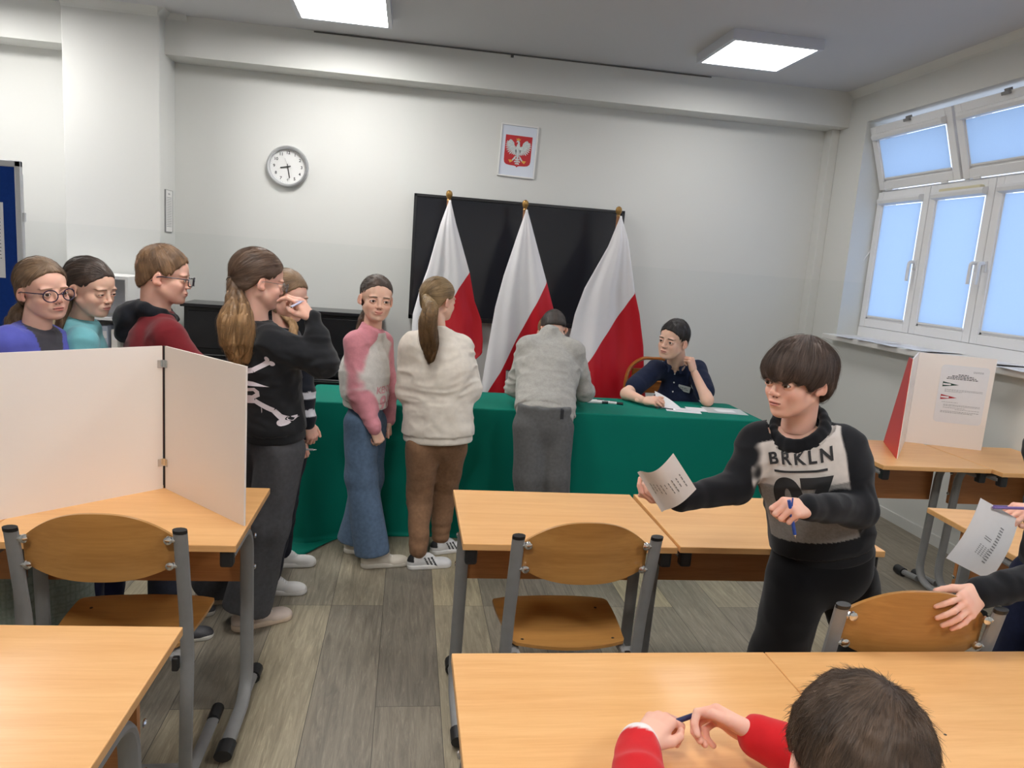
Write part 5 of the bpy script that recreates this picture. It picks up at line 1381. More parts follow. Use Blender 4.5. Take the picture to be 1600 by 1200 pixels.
# ---------------------------------------------------------------- girl in the pink and grey raglan sweatshirt
def girl_pink():
    p = Person('girl in a pink and grey sweatshirt and wide blue jeans looking at the viewer', 1.467, (-.135, 3.70), 96, at(588, 468, 3.70), 166, 3, -3, hs=1.02,
               face=dict(skin='fair', brow=lin(58, 40, 32), browk=.9, jaw=.97, w=1.03, gaze=(2, 0), open=1.0, smile=1.6))
    J = p.J; J['neck'] = at(582, 509, 3.71); J['chest'] = at(570, 580, 3.71); J['hip'] = at(571, 650, 3.71)
    J['shR'], J['elR'], J['wrR'] = at(556, 530, 3.62), at(561, 612, 3.60), at(585, 668, 3.56)
    J['shL'], J['elL'], J['wrL'] = at(597, 530, 3.82), at(606, 605, 3.86), at(607, 655, 3.84)
    J['hpR'], J['hpL'] = at(565, 655, 3.65), at(578, 655, 3.77); J['knR'], J['knL'] = at(564, 745, 3.64), at(575, 745, 3.76); J['anR'], J['anL'] = Vector((-.115, 3.61, .08)), Vector((-.215, 3.79, .08))
    p.add_head(vox=.0018, neck_r=.038); p.add_inner()
    p.hand('R', (.35, .1, -.9), (.6, -.8, .1), curl=62, thumb=[(.024, .020, -.008), (.038, .045, -.022), (.034, .068, -.034), (.022, .082, -.040)]); p.hand('L', (.1, -.2, -.95), (.9, .2, .1), curl=65); p.finish_body()
    pink, grey = lin(208, 138, 148), lin(206, 202, 196); uv = torso_uv(p)
    def col(V):
        q = uv(V); C = np.tile(np.array(grey[:3], np.float32), (len(V), 1))
        m_ = np.zeros(len(V))
        for a in 'RL':
            d1, t1 = seg_dist(V, J['sh'+a], J['el'+a]); d2, t2 = seg_dist(V, J['el'+a], J['wr'+a]); m_ = np.maximum(m_, np.maximum(sstep(.064-d2, -.005, .005), sstep(.062-d1, -.005, .005)*(t1 > .02)))
        # raglan seam from the collar to the armpit
        m_ = np.maximum(m_, (q[:, 2] > -.10+.9*(.10-np.abs(q[:, 0])))*1.0*(q[:, 2] > -.13)*(np.abs(q[:, 0]) > .055)); m_ = np.maximum(m_, (q[:, 2] > -.028))
        m_ = np.clip(m_, 0, 1); C = mixc(C, m_, pink); h = noise3(V, (220, 220, 220), 4); return C*(1+.05*h)[:, None]
    tp = p.top(col, chest=.100, waist=.100, hem=at(571, 636, 3.71), sleeve=(.055, .049, .036), amp=.0035, flat=.78, vox=.0045, seed=5, cuff=1.0, collar=.047, sh_r=.048)
    for txt, size, dz, b in (('KENYA', .048, -.205, .0012), ('91', .10, -.275, .004)):
        Tm = Matrix.Translation(J['chest']+Vector((0, 0, dz+.13))+A(120)*.0) @ Matrix(((-A(210).x, 0, A(120).x, 0), (-A(210).y, 0, A(120).y, 0), (0, 1, 0, 0), (0, 0, 0, 1)))
        decal(p.root, p.Wr, tp, flat_text(txt, size, b), Tm, mat('faded_pink_print_'+txt, lin(206, 150, 156), .8), 'print', grid=.012, inside=True)
    p.trousers(lin(88, 108, 132), thigh=.058, knee=.054, hemr=.062, waist=.080, amp=.007, seed=7, fs=(11, 11, 4))
    p.shoes(lin(206, 198, 184), lin(214, 208, 196), (78, 98), None, .98)
    tie = (0, -.095, .0)
    p.hairdo(hair_cap(p.face, grow=(.003, .006, .004), hl=[(-.12, -.075), (-.075, -.062), (-.045, -.035), (-.022, -.005), (.0, .022), (.018, .024), (.034, .038), (.05, .054), (.07, .066), (.085, .074), (.12, .084)]), tie, lin(44, 34, 30), lin(86, 70, 60), nstr=1300, slen=.07, seed=4)
    p.ponytail(tie, [at(566, 500, 3.76), at(562, 522, 3.77), at(560, 545, 3.77)], [.013, .024, .024, .008], lin(50, 38, 32), lin(90, 70, 56), lin(110, 84, 62), mat('black_hair_tie', (.01, .01, .01, 1), .7), 6, 400)
girl_pink()
# ---------------------------------------------------------------- girl in black skeleton jacket raising her hand
def girl_skeleton():
    p = Person('girl in a black jacket with white bones on it, hand raised to her glasses', 1.55, (-.64, 3.05), 52, at(404, 440, 3.05), 62, 10, hs=1.03, face=dict(skin='rosy', brow=lin(80, 58, 44)))
    J = p.J; J['neck'] = at(400, 500, 3.05); J['chest'] = at(412, 570, 3.06); J['hip'] = at(425, 680, 3.07)
    J['shR'], J['elR'], J['wrR'] = at(425, 530, 2.94), at(505, 566, 2.93), at(489, 500, 2.97)
    J['shL'], J['elL'], J['wrL'] = at(408, 528, 3.19), at(440, 600, 3.28), at(455, 660, 3.34)
    J['hpR'], J['hpL'] = at(440, 695, 3.02), at(412, 695, 3.12); J['knR'], J['knL'] = at(420, 820, 3.00), at(395, 820, 3.14); J['anR'], J['anL'] = Vector((-.60, 2.98, .09)), Vector((-.80, 3.20, .09))
    p.add_head(vox=.0022, neck_r=.045); p.add_inner()
    p.hand('R', (-.62, .05, .78), (.70, -.35, .62), scale=.93, fingers=[(30, 35, 20), (38, 40, 20), (50, 55, 30), (58, 60, 35)], thumb=[(.026, .022, -.008), (.040, .048, -.026), (.036, .070, -.040), (.026, .088, -.048)]); p.hand('L', (.3, .1, -.9), (.9, 0, .2)); p.finish_body()
    blk = lin(34, 35, 38)
    tp = p.top(blk, name='jacket', chest=.110, waist=.105, hem=at(430, 686, 3.07), sleeve=(.064, .060, .038), amp=.0075, flat=.72, seed=11, sh_r=.056, collar=.05)
    # bones printed on the back
    def bone(pts, w, k=.020):
        out = []
        for a, b in zip(pts, pts[1:]):
            a, b = Vector((*a, 0)), Vector((*b, 0)); d = (b-a).normalized(); n = Vector((-d.y, d.x, 0))*w; out.append([tuple((a-n)[:2]), tuple((b-n)[:2]), tuple((b+n)[:2]), tuple((a+n)[:2])])
        for e, o_ in ((pts[0], pts[1]), (pts[-1], pts[-2])):
            d = (Vector((*e, 0))-Vector((*o_, 0))).normalized(); n = Vector((-d.y, d.x, 0))
            for sg in (-1, 1):
                c = Vector((*e, 0))+d*k*.25+n*sg*k*.62; out.append([(c.x+k*.62*math.cos(t), c.y+k*.62*math.sin(t)) for t in np.linspace(0, 2*PI, 13)[:-1]])
        return out
    polys = bone([(-.10, -.02), (-.02, .0), (.045, .045)], .012) + bone([(-.11, -.16), (-.03, -.15), (.05, -.19), (.085, -.235)], .012, .026) + [[(-.10, -.055), (-.03, -.058), (.045, -.075), (-.03, -.078), (-.10, -.08)]] + [[(-.11, -.10), (-.02, -.085), (.0, -.10), (.0, -.125), (-.03, -.14), (-.10, -.145), (-.10, -.13), (-.04, -.125), (-.02, -.112), (-.03, -.102), (-.11, -.115)]]
    vd = -(at(415, 600, 3.0)-Vector((0, 0, CAM_H))); vd.z = 0; vd = -A(38); rr = Vector((0, 0, 1)).cross(vd).normalized()
    Tm = Matrix.Translation(at(322, 588, 2.72)) @ Matrix.Scale(.82, 4) @ Matrix(((rr.x, 0, vd.x, 0), (rr.y, 0, vd.y, 0), (0, 1, 0, 0), (0, 0, 0, 1)))
    decal(p.root, p.Wr, tp, poly_mesh(polys), Tm, mat('white_bone_print', lin(222, 212, 218), .7), 'bone_print', .003, .012)
    p.trousers(lin(78, 78, 81), thigh=.060, knee=.056, hemr=.062, waist=.086, amp=.007, seed=12, fs=(11, 11, 4))
    p.shoes(lin(206, 190, 178), lin(210, 190, 168), (60, 75), None, 1.02)
    glasses(p.root, p.Wr @ p.TH, mat('thin_steel_rim', (.2, .2, .22, 1), .3, .8), False, .0010, .023, .017)
    tie = (0, -.098, -.010)
    p.hairdo(hair_cap(p.face, grow=(.009, .012, .012)), tie, lin(70, 52, 42), lin(116, 92, 74), nstr=1500, slen=.09, seed=8)
    p.ponytail(tie, [at(370, 478, 2.94), at(366, 505, 2.92), at(368, 535, 2.92), at(376, 562, 2.93)], [.016, .040, .062, .060, .034], lin(80, 58, 42), lin(142, 112, 80), lin(158, 122, 82), mat('black_band', (.01, .01, .012, 1), .6), 9, 2200, lobes=9, core=.55, spread=.72)
    pn_ = pen(at(462, 476, 2.93), (-.5, -.6, -.3), 'lilac pen in the raised hand at the face', lin(196, 196, 222), l=.06)
girl_skeleton()
# ---------------------------------------------------------------- person half hidden behind her
def girl_behind():
    p = Person('person with curly light brown hair half hidden behind the girl in the skeleton jacket', 1.50, (-.545, 3.42), 85, at(450, 464, 3.42), 128, 14, 4, hs=.98, face=dict(skin='rosy', brow=lin(110, 84, 60), open=.6, jaw=1.08))
    J = p.J; J['neck'] = at(445, 512, 3.42); J['chest'] = at(448, 575, 3.42); J['hip'] = at(450, 680, 3.42)
    J['shR'], J['elR'], J['wrR'] = at(468, 545, 3.32), at(474, 615, 3.27), at(480, 658, 3.25)
    J['shL'], J['elL'], J['wrL'] = at(440, 545, 3.52), at(446, 640, 3.46), at(452, 690, 3.34)
    J['hpR'], J['hpL'] = at(452, 700, 3.36), at(444, 700, 3.48); J['anR'], J['anL'] = Vector((-.585, 3.30, .085)), Vector((-.58, 3.60, .085))
    J['knR'], J['knL'] = J['hpR'].lerp(J['anR'], .52), J['hpL'].lerp(J['anL'], .52)
    p.add_head(vox=.0026); p.add_inner(); p.hand('R', (.3, .1, -.9), (.7, -.7, 0), curl=40); p.hand('L', (.9, -.2, -.3), (.1, -.3, .9), curl=60); p.finish_body()
    blk, wht = lin(30, 32, 40), lin(214, 212, 218)
    def col(V):
        C = np.tile(np.array(blk[:3], np.float32), (len(V), 1))
        for a in 'R':
            for s0, s1, r0, r1 in ((J['shR'], J['elR'], .30, .42), (J['elR'], J['wrR'], -.02, .22), (J['elR'], J['wrR'], .60, .86)):
                s0_, s1_ = V3(s0), V3(s1); ab = s1_-s0_; t = (V-s0_)@ab/float(ab@ab); d = np.linalg.norm(V-s0_-t[:, None]*ab, axis=1); q = (V-s0_)@V3(p.f)
                C = mixc(C, (d < .07)*(t > r0)*(t < r1)*((V-s0_-t[:, None]*ab)@V3((.9, -.2, 0)) > -.005), wht)
        return C
    p.top(col, name='jacket', chest=.105, waist=.100, hem=at(450, 690, 3.42), sleeve=(.052, .048, .040), amp=.005, seed=13)
    p.trousers(lin(26, 28, 40), thigh=.056, knee=.050, hemr=.046, amp=.005, seed=14)
    p.shoes(lin(220, 218, 214), lin(222, 220, 216), (88, 82), None, .98)
    cap = hair_cap(p.face, grow=(.008, .012, .010))
    p.hairdo(cap, (0, -.09, -.03), lin(104, 80, 58), lin(156, 128, 98), nstr=900, slen=.05, seed=15, flyaway=.3)
    for sx in (1,): p.ponytail((sx*.045, -.055, -.05), [at(456, 505, 3.36), at(458, 522, 3.33), at(460, 538, 3.32)], [.014, .020, .018, .006], lin(120, 92, 64), lin(170, 138, 100), lin(176, 140, 98), mat('hair_band_dark', (.05, .04, .03, 1), .7), 16, 300)
    pen(at(472, 702, 3.28), (1, -.12, .03), 'white pen held level in the lowered hand beside the green cloth', lin(214, 214, 218), l=.13)
girl_behind()
# ---------------------------------------------------------------- boy in maroon with a black hood
def boy_maroon():
    p = Person('boy with short hair and dark glasses in a maroon top with a black hood', 1.545, (-.90, 2.97), 78, at(257, 433, 2.96), 84, 6, hs=.96, face=dict(skin='rosy', brow=lin(150, 112, 80), jaw=1.1, w=1.02))
    J = p.J; J['neck'] = at(244, 483, 2.97); J['chest'] = at(245, 560, 2.97)
    J['shR'], J['elR'] = at(262, 520, 2.84), at(300, 575, 2.83); J['wrR'] = at(330, 620, 2.9); J['shL'] = at(236, 512, 3.11)
    p.add_head(vox=.0024, neck_r=.047); p.add_inner(); p.hand('R', (.8, .2, -.4), (0, 0, 1)); p.hand('L', (.4, .1, -.9), (1, 0, 0)); p.finish_body()
    mar, blk = lin(116, 34, 40), lin(24, 26, 32)
    p.top(mar, chest=.112, waist=.104, sleeve=(.060, .054, .042), amp=.004, seed=17, sh_r=.055, collar=.046)
    # hood lying on the back and round the neck
    n = J['neck']; f = p.f; up = Vector((0, 0, 1)); H = []
    ring = [n+A(p.az+a)*(.070 if abs(a) > 60 else .062)+up*(.002 if abs(a) > 100 else (-.030 if abs(a) < 50 else -.012)) for a in range(-180, 181, 30)]
    H += chain(ring, [.026 if abs(a) > 80 else .016 for a in range(-180, 181, 30)], .015)
    H += [ell(n-f*.100+up*(-.035), (.045, .085, .050), R=Matrix.Rotation(-math.radians(p.az+90), 3, 'Z'), k=.03), ell(n-f*.105+up*(-.085), (.038, .072, .050), R=Matrix.Rotation(-math.radians(p.az+90), 3, 'Z'), k=.03)]
    V, F = polygonize(H, .005, folds(.006, (15, 15, 20), 18)); so = Soft(); so.add(relax(V, F, 1, .3), F, blk); p.part('hood', so)
    p.trousers(lin(52, 56, 70), seed=19); p.shoes(lin(60, 60, 64), lin(210, 208, 200))
    glasses(p.root, p.Wr @ p.TH, M_SPECS, False, .0022, .023, .016)
    hl = [(-.12, -.07), (-.085, -.060), (-.06, -.035), (-.035, -.012), (-.012, .018), (.018, .006), (.034, .022), (.05, .046), (.07, .062), (.085, .070), (.12, .08)]
    p.hairdo(hair_cap(p.face, grow=(.004, .005, .012), hl=hl, off=(0, .004, 0)), (0, -.05, .12), lin(98, 74, 54), lin(150, 116, 84), nstr=2600, slen=.022, lift=.0012, rad=.0004, seed=20, mode='crown', flyaway=.2, tuft=.002)
boy_maroon()
# ---------------------------------------------------------------- girl in teal
def girl_teal():
    p = Person('girl with dark pulled-back hair in a teal shirt, looking down, behind the partition', 1.49, (-1.165, 2.92), 92, at(141, 451, 2.90), 110, 12, 2, hs=.94, face=dict(skin='fair', brow=lin(60, 42, 34), open=.55, gaze=(0, -12), nose=1.05))
    J = p.J; J['neck'] = at(126, 497, 2.92); J['chest'] = at(122, 560, 2.92); J['shR'], J['elR'] = at(128, 528, 2.78), at(130, 610, 2.76); J['shL'] = at(112, 520, 3.06); J['elL'] = at(118, 590, 3.10)
    p.add_head(vox=.002, neck_r=.038); p.add_inner(); p.hand('R', (.4, .1, -.9), (0, -1, 0)); p.hand('L', (.4, .1, -.9), (0, 1, 0)); p.finish_body()
    p.top(lin(112, 176, 184), name='shirt', chest=.098, waist=.092, sleeve=(.050, .046, .038), amp=.004, seed=21, sh_r=.046, collar=.046)
    p.trousers(lin(24, 26, 52), seed=22); p.shoes(lin(200, 198, 194), lin(214, 212, 208))
    tie = (0, -.090, -.005)
    p.hairdo(hair_cap(p.face, grow=(.005, .008, .006)), tie, lin(48, 38, 34), lin(92, 76, 66), nstr=1300, slen=.08, seed=23)
    p.ponytail(tie, [at(104, 470, 2.86), at(99, 488, 2.84), at(93, 508, 2.82), at(88, 524, 2.82)], [.013, .020, .018, .013, .005], lin(60, 46, 36), lin(110, 86, 64), lin(112, 84, 58), mat('dark_hair_tie', (.02, .02, .02, 1), .7), 24, 400)
girl_teal()
# ---------------------------------------------------------------- girl with round glasses at the far left
def girl_glasses():
    p = Person('girl with round dark glasses in a violet-blue cardigan at the far left', 1.48, (-1.275, 2.68), 118, at(68, 455, 2.70), 127, 2, 6, hs=.92, face=dict(skin='rosy', brow=lin(120, 88, 62), open=1.15, mouth=.0012, gaze=(-8, 2)))
    J = p.J; J['neck'] = at(58, 508, 2.70); J['chest'] = at(52, 570, 2.70); J['shR'], J['elR'] = at(12, 532, 2.60), at(8, 620, 2.58); J['shL'], J['elL'] = at(80, 532, 2.84), at(90, 600, 2.88)
    p.add_head(vox=.0018, neck_r=.040); p.add_inner(); p.hand('R', (.4, .1, -.9), (0, -1, 0)); p.hand('L', (.4, .1, -.9), (0, 1, 0)); p.finish_body()
    blu, gry = lin(88, 92, 176), lin(70, 68, 74); uv = torso_uv(p)
    def col(V):
        q = uv(V); C = np.tile(np.array(blu[:3], np.float32), (len(V), 1)); C = mixc(C, (np.abs(q[:, 0]) < .050-.0*q[:, 2]+.01)*(q[:, 1] > .0)*(q[:, 2] > -.30)*(np.abs(q[:, 0]) < .055+.28*np.minimum(0, q[:, 2]+.02)), gry)
        return C
    p.top(col, name='cardigan', chest=.104, waist=.100, sleeve=(.054, .048, .040), amp=.0045, seed=25, sh_r=.050, collar=.048)
    def chk(V):
        C = np.tile(np.array(lin(142, 150, 138)[:3], np.float32), (len(V), 1)); g = ((V[:, 2]*62) % 1 < .25) | (((V[:, 0]+V[:, 1]*.4)*62) % 1 < .25); return mixc(C, g*.45, lin(112, 122, 110))
    p.trousers(chk, thigh=.066, knee=.076, hemr=.085, waist=.092, amp=.006, seed=26, fs=(11, 11, 4)); p.shoes(lin(200, 198, 194), lin(214, 212, 208))
    glasses(p.root, p.Wr @ p.TH, mat('plum_acetate', lin(44, 34, 62), .2), True, .0021, .0235, .021)
    hl = [(-.12, -.085), (-.075, -.080), (-.045, -.050), (-.022, -.015), (.0, .018), (.018, .018), (.034, .036), (.05, .056), (.07, .068), (.085, .076), (.12, .09)]
    p.hairdo(hair_cap(p.face, grow=(.009, .012, .010), hl=hl), (0, -.10, -.06), lin(90, 70, 54), lin(142, 116, 90), nstr=1400, slen=.08, seed=27, flyaway=.12)
    p.ponytail((0, -.100, -.045), [at(28, 492, 2.72), at(22, 510, 2.70), at(20, 520, 2.69)], [.022, .034, .030, .012], lin(86, 66, 50), lin(130, 104, 80), lin(96, 74, 56), mat('brown_hair_tie', (.05, .035, .03, 1), .7), 28, 500)
girl_glasses()
# ---------------------------------------------------------------- boy bending over the table
def boy_bending():
    p = Person('boy in a grey sweatshirt and grey joggers bending over the green table', 1.50, (.80, 3.79), 3, at(865, 516, 4.33), 0, 58, hs=.98, face=dict(skin='fair', brow=lin(60, 44, 34)))
    J = p.J; J['hip'] = at(850, 652, 3.82); J['chest'] = at(856, 575, 4.10); J['neck'] = at(860, 520, 4.25)
    J['shR'], J['elR'], J['wrR'] = at(896, 545, 4.16), at(912, 612, 4.17), at(895, 616, 4.40)
    J['shL'], J['elL'], J['wrL'] = at(826, 540, 4.16), at(805, 605, 4.17), at(822, 612, 4.40)
    J['hpR'], J['hpL'] = at(870, 665, 3.82), at(828, 662, 3.82); J['knR'], J['knL'] = at(866, 745, 3.78), at(826, 745, 3.78); J['anR'], J['anL'] = Vector((.88, 3.78, .085)), Vector((.71, 3.76, .085))
    p.add_head(vox=.003); p.add_inner(); p.hand('R', (-.5, .8, -.1), (0, 0, 1), curl=45); p.hand('L', (.5, .8, -.1), (0, 0, 1)); p.finish_body()
    gry = lin(166, 164, 158)
    def col(V): return np.tile(np.array(gry[:3], np.float32), (len(V), 1))*(1+.10*noise3(V, (260, 260, 260), 2)+.05*noise3(V, (60, 60, 60), 3))[:, None]
    p.top(col, chest=.118, waist=.108, hem=at(851, 655, 3.81), sleeve=(.062, .058, .044), amp=.0075, flat=.66, seed=31, fs=(11, 11, 20), sh_r=.060, collar=.050, vox=.005)
    tr = p.trousers(lin(98, 98, 98), rise=.07, thigh=.062, knee=.054, hemr=.046, waist=.098, amp=.004, seed=32, fs=(11, 11, 5))
    Tm = Matrix.Translation(at(893, 660, 3.5)) @ Matrix(((1, 0, 0, 0), (0, 0, -1, 0), (0, 1, 0, 0), (0, 0, 0, 1)))
    decal(p.root, p.Wr, tr, poly_mesh([[(-.010, -.035), (.010, -.035), (.010, .035), (-.010, .035)]]), Tm, M_INK, 'patch', .003)
    p.shoes(lin(40, 40, 44), lin(200, 198, 194))
    hl = [(-.12, -.07), (-.085, -.055), (-.06, -.035), (-.035, -.010), (-.012, .012), (.018, .008), (.034, .022), (.05, .044), (.07, .058), (.085, .066), (.12, .08)]
    p.hairdo(hair_cap(p.face, grow=(.004, .006, .010), hl=hl), (0, -.04, .12), lin(34, 28, 26), lin(64, 54, 48), nstr=2000, slen=.02, rad=.0004, seed=33, mode='crown', flyaway=.15)
    pen(at(892, 606, 4.46), (.3, .3, .9), 'dark pen in the bending boy\'s hand, hidden by his arm', lin(30, 36, 70), l=.13)
boy_bending()
# ---------------------------------------------------------------- seated person mostly hidden by him
def hidden_helper():
    p = Person('seated person with brown hair almost wholly hidden behind the bending boy', 1.55, (.87, 4.98), 182, at(858, 521, 4.86), 182, 14, hs=.95, face=dict(skin='fair', brow=lin(96, 70, 50)), z=0)
    J = p.J; J['neck'] = p.head+Vector((0, .03, -.16)); J['chest'] = J['neck']+Vector((0, .04, -.17)); J['hip'] = Vector((.88, 5.02, .52))
    for q, sg in (('R', 1), ('L', -1)):
        J['sh'+q] = J['neck']+p.r*sg*.125+Vector((0, 0, -.04)); J['el'+q] = J['sh'+q]+p.r*sg*.02+p.f*.06+Vector((0, 0, -.22)); J['wr'+q] = J['el'+q]+p.f*.21-p.r*sg*.06+Vector((0, 0, .02)); J['wr'+q].z = max(J['wr'+q].z, TZ+.03)
        J['hp'+q] = J['hip']+p.r*sg*.08+Vector((0, 0, -.02)); J['kn'+q] = J['hp'+q]+p.f*.38; J['an'+q] = Vector((J['kn'+q].x, J['kn'+q].y, .085))
    p.add_head(vox=.003); p.add_inner(); p.hand('R', p.f, (0, 0, 1)); p.hand('L', p.f, (0, 0, 1)); p.finish_body()
    p.top(lin(70, 62, 66), seed=35, hem=Vector((.88, 5.02, .50)), vox=.008); p.trousers(lin(40, 44, 60), vox=.009, seed=36, waist=.085); p.shoes(lin(60, 58, 60), lin(200, 198, 194))
    p.hairdo(hair_cap(p.face, grow=(.010, .012, .012)), (0, -.10, -.02), lin(110, 76, 48), lin(150, 112, 76), nstr=500, slen=.07, seed=37, vox=.0035)
    c = copy_tree(ch0); c.location = (.930, 5.08, 0); c.rotation_euler.z = PI; c['label'] = 'plywood chair hidden behind the bending boy, under the seated person'; c['group'] = 'plywood pupil chairs'
hidden_helper()
# ---------------------------------------------------------------- seated boy in the navy shirt
def boy_navy():
    p = Person('seated boy in a navy short-sleeved shirt with a badge, cheek on his fist', 1.66, (1.80, 4.86), 205, at(1052, 532, 4.62), 232, 3, -6, hs=1.13, face=dict(skin='fair', brow=lin(40, 30, 26), browk=1, jaw=1.12, nose=1.1, child=.4, open=.95, gaze=(4, 0)))
    J = p.J; J['neck'] = at(1057, 566, 4.72); J['chest'] = at(1056, 640, 4.78); J['hip'] = Vector((J['chest'].x+.02, 4.90, .53))
    J['shR'], J['elR'], J['wrR'] = at(1024, 577, 4.74), at(979, 617, 4.52), at(1004, 625, 4.36)
    J['shL'], J['elL'], J['wrL'] = at(1089, 577, 4.76), at(1105, 626, 4.44), at(1085, 582, 4.55)
    for q, sg in (('R', 1), ('L', -1)): J['hp'+q] = J['hip']+p.r*sg*.09+Vector((0, 0, -.02)); J['kn'+q] = J['hp'+q]+Vector((0, -.40, .0)); J['an'+q] = Vector((J['kn'+q].x, J['kn'+q].y+.02, .085))
    J['elR'].z = max(J['elR'].z, TZ+.042); J['wrR'].z = TZ+.035; J['elL'].z = TZ+.040
    p.add_head(vox=.0020, neck_r=.050); p.add_inner(arms=False)
    p.bare([J['shR'], J['elR'], J['wrR']], [.044, .038, .024], .004); p.bare([J['shL'], J['elL'], J['wrL']], [.044, .038, .024], .004)
    p.hand('R', (.75, -.65, .10), (-.2, -.5, .8), scale=.92, fingers=[(35, 45, 30), (40, 50, 30), (45, 50, 30), (50, 50, 30)]); p.hand('L', (-.35, .10, .9), (.55, -.8, .3), scale=.90, fingers=[(70, 90, 50)]*4, thumb=[(.026, .022, -.008), (.038, .045, -.024), (.026, .064, -.036), (.010, .074, -.040)]); p.finish_body()
    nav = lin(28, 36, 60)
    extra = []
    for q, sg in (('R', 1), ('L', -1)):   # collar points
        n = J['neck']; extra += chain([n-p.f*.055+Vector((0, 0, .012)), n+p.r*sg*.060+Vector((0, 0, .002)), n+p.f*.060+p.r*sg*.034+Vector((0, 0, -.028)), n+p.f*.082+p.r*sg*.040+Vector((0, 0, -.062))], [.012, .013, .012, .006], .008)
    def col(V):
        n = V3(J['neck']); q = V-n; x = q@V3(p.r); y = q@V3(p.f); C = np.tile(np.array(nav[:3], np.float32), (len(V), 1)); C = mixc(C, (np.abs(x) < .0014)*(y > 0)*.5, (.01, .012, .02))
        C = mixc(C, (y > .02)*(q[:, 2] > -.075)*(np.abs(x) < .45*(q[:, 2]+.075))*1., p.skin); return C
    tp = p.top(col, name='shirt', chest=.104, waist=.098, hem=J['hip'], sleeve=(.066, .066, .05), short=True, rib=False, amp=.0035, seed=41, extra=extra, vox=.0045, collar=.050, sh_r=.056, fs=(12, 12, 16), mm=M_DENIM)
    n = J['neck']
    bt = MB()
    for k, dz in enumerate((-.075, -.135, -.195)):
        c = Vector((n.x, n.y, n.z+dz))
        T_ = Matrix.Translation(c+p.f*.4) @ Matrix(((-p.r.x, 0, p.f.x, 0), (-p.r.y, 0, p.f.y, 0), (0, 1, 0, 0), (0, 0, 0, 1)))
        decal(p.root, p.Wr, tp, poly_mesh([[(.005*math.cos(t), .005*math.sin(t)) for t in np.linspace(0, 2*PI, 11)[:-1]]]), T_, M_WHITE, 'button', .003)
    c = at(1069, 607, 4.5); h = BVHTree.FromPolygons([v.co for v in tp.data.vertices], [q.vertices for q in tp.data.polygons]).ray_cast(Vector((0, 0, CAM_H)), (c-Vector((0, 0, CAM_H))).normalized())
    c = h[0] if h[0] else c
    bd_ = MB().box(-.041, .041, -.003, .001, -.020, .020, bev=.001); b = bd_.build('name_badge', M_TAPE, p.root); b.matrix_basis = p.Wr @ Matrix.Translation(c+p.f*.008) @ Matrix.Rotation(-math.radians(p.az-180+6), 4, 'Z') @ Matrix.Rotation(math.radians(8), 4, 'Y')
    lines(b, [(-.03, .02, .004, .004), (-.03, .03, -.006, .003)], M_INK, 'lettering', .0, Matrix(((1, 0, 0, 0), (0, 0, -1, -.0033), (0, 1, 0, 0), (0, 0, 0, 1))))
    p.trousers(lin(40, 44, 58), vox=.009, seed=42, waist=.078); p.shoes(lin(40, 40, 44), lin(200, 198, 194))
    hl = [(-.12, -.07), (-.085, -.060), (-.06, -.040), (-.035, -.014), (-.012, .014), (.016, .004), (.034, .024), (.05, .046), (.07, .060), (.085, .066), (.12, .08)]
    p.hairdo(hair_cap(p.face, grow=(.005, .006, .012), hl=hl), (0, -.04, .12), lin(26, 22, 22), lin(52, 46, 44), nstr=2600, slen=.022, rad=.0004, seed=43, mode='crown', flyaway=.15)
    # upright chair behind him, curved frame with slats
    r = empty('teachers_chair', (1.82, 4.93, 0), math.radians(186), 'brown bentwood chair with curved back behind the seated boy in navy', 'chair')
    MW = wood('varnished_wood', lin(176, 108, 40), lin(140, 78, 24), 'X', .3)
    hoop = spline([(-.20, -.19, .45), (-.215, -.215, .66), (-.19, -.235, .86), (-.10, -.245, .945), (0, -.248, .955), (.10, -.245, .945), (.19, -.235, .86), (.215, -.215, .66), (.20, -.19, .45)], 5)
    MB().tube(hoop, .014, 10, flat=(1.5, .9)).build('back_frame', MW, r, smooth=True)
    MB().box(-.16, .16, -.248, -.236, .70, .88, bev=.004).build('back_panel', MW, r)
    MB().tube([(-.205, -.222, .79), (.205, -.222, .79)], .010, 8).build('back_rail', MW, r, smooth=True)
    MB().box(-.21, .21, -.20, .20, .42, .45, bev=.01).build('seat', MW, r)
    for sx in (-1, 1):
        for sy in (-1, 1): MB().tube([(sx*.18, sy*.17, .43), (sx*.20, sy*.19, 0)], [.018, .013], 10).build('leg', MW, r, smooth=True)
    # sheet held up in the right hand
    a = atz(1026, 632, TZ+.045)
    r = empty('paper_sheet', (0, 0, 0), 0, 'folded grey-white sheet the seated boy lifts with his right hand', 'sheet of paper')
    c4 = [at(1023, 611, 4.36), at(1026, 641, 4.31), at(1070, 646, 4.24), at(1068, 641, 4.30)]
    V = []; F = []; n_ = 10
    for i in range(n_+1):
        t = i/n_; q0 = c4[0].lerp(c4[3], t); q1 = c4[1].lerp(c4[2], t); q0.z += .010*math.sin(PI*t); V += [q0, q1]
    for v in V: v.z = max(v.z, TZ+.004)
    F = [(2*i, 2*i+1, 2*i+3, 2*i+2) for i in range(n_)]; mb = MB(); mb.add(V+[v+Vector((0, .0006, .0006)) for v in V], F+[tuple(len(V)+k for k in reversed(f)) for f in F]); mb.build('paper', M_PAPER, r, smooth=True)
    pen(at(1040, 641, 4.25)+Vector((0, 0, .012)), (.8, -.3, -.02), 'thin dark pen under the seated boy\'s fingers', lin(30, 30, 40), l=.12, r=.0035)
boy_navy()
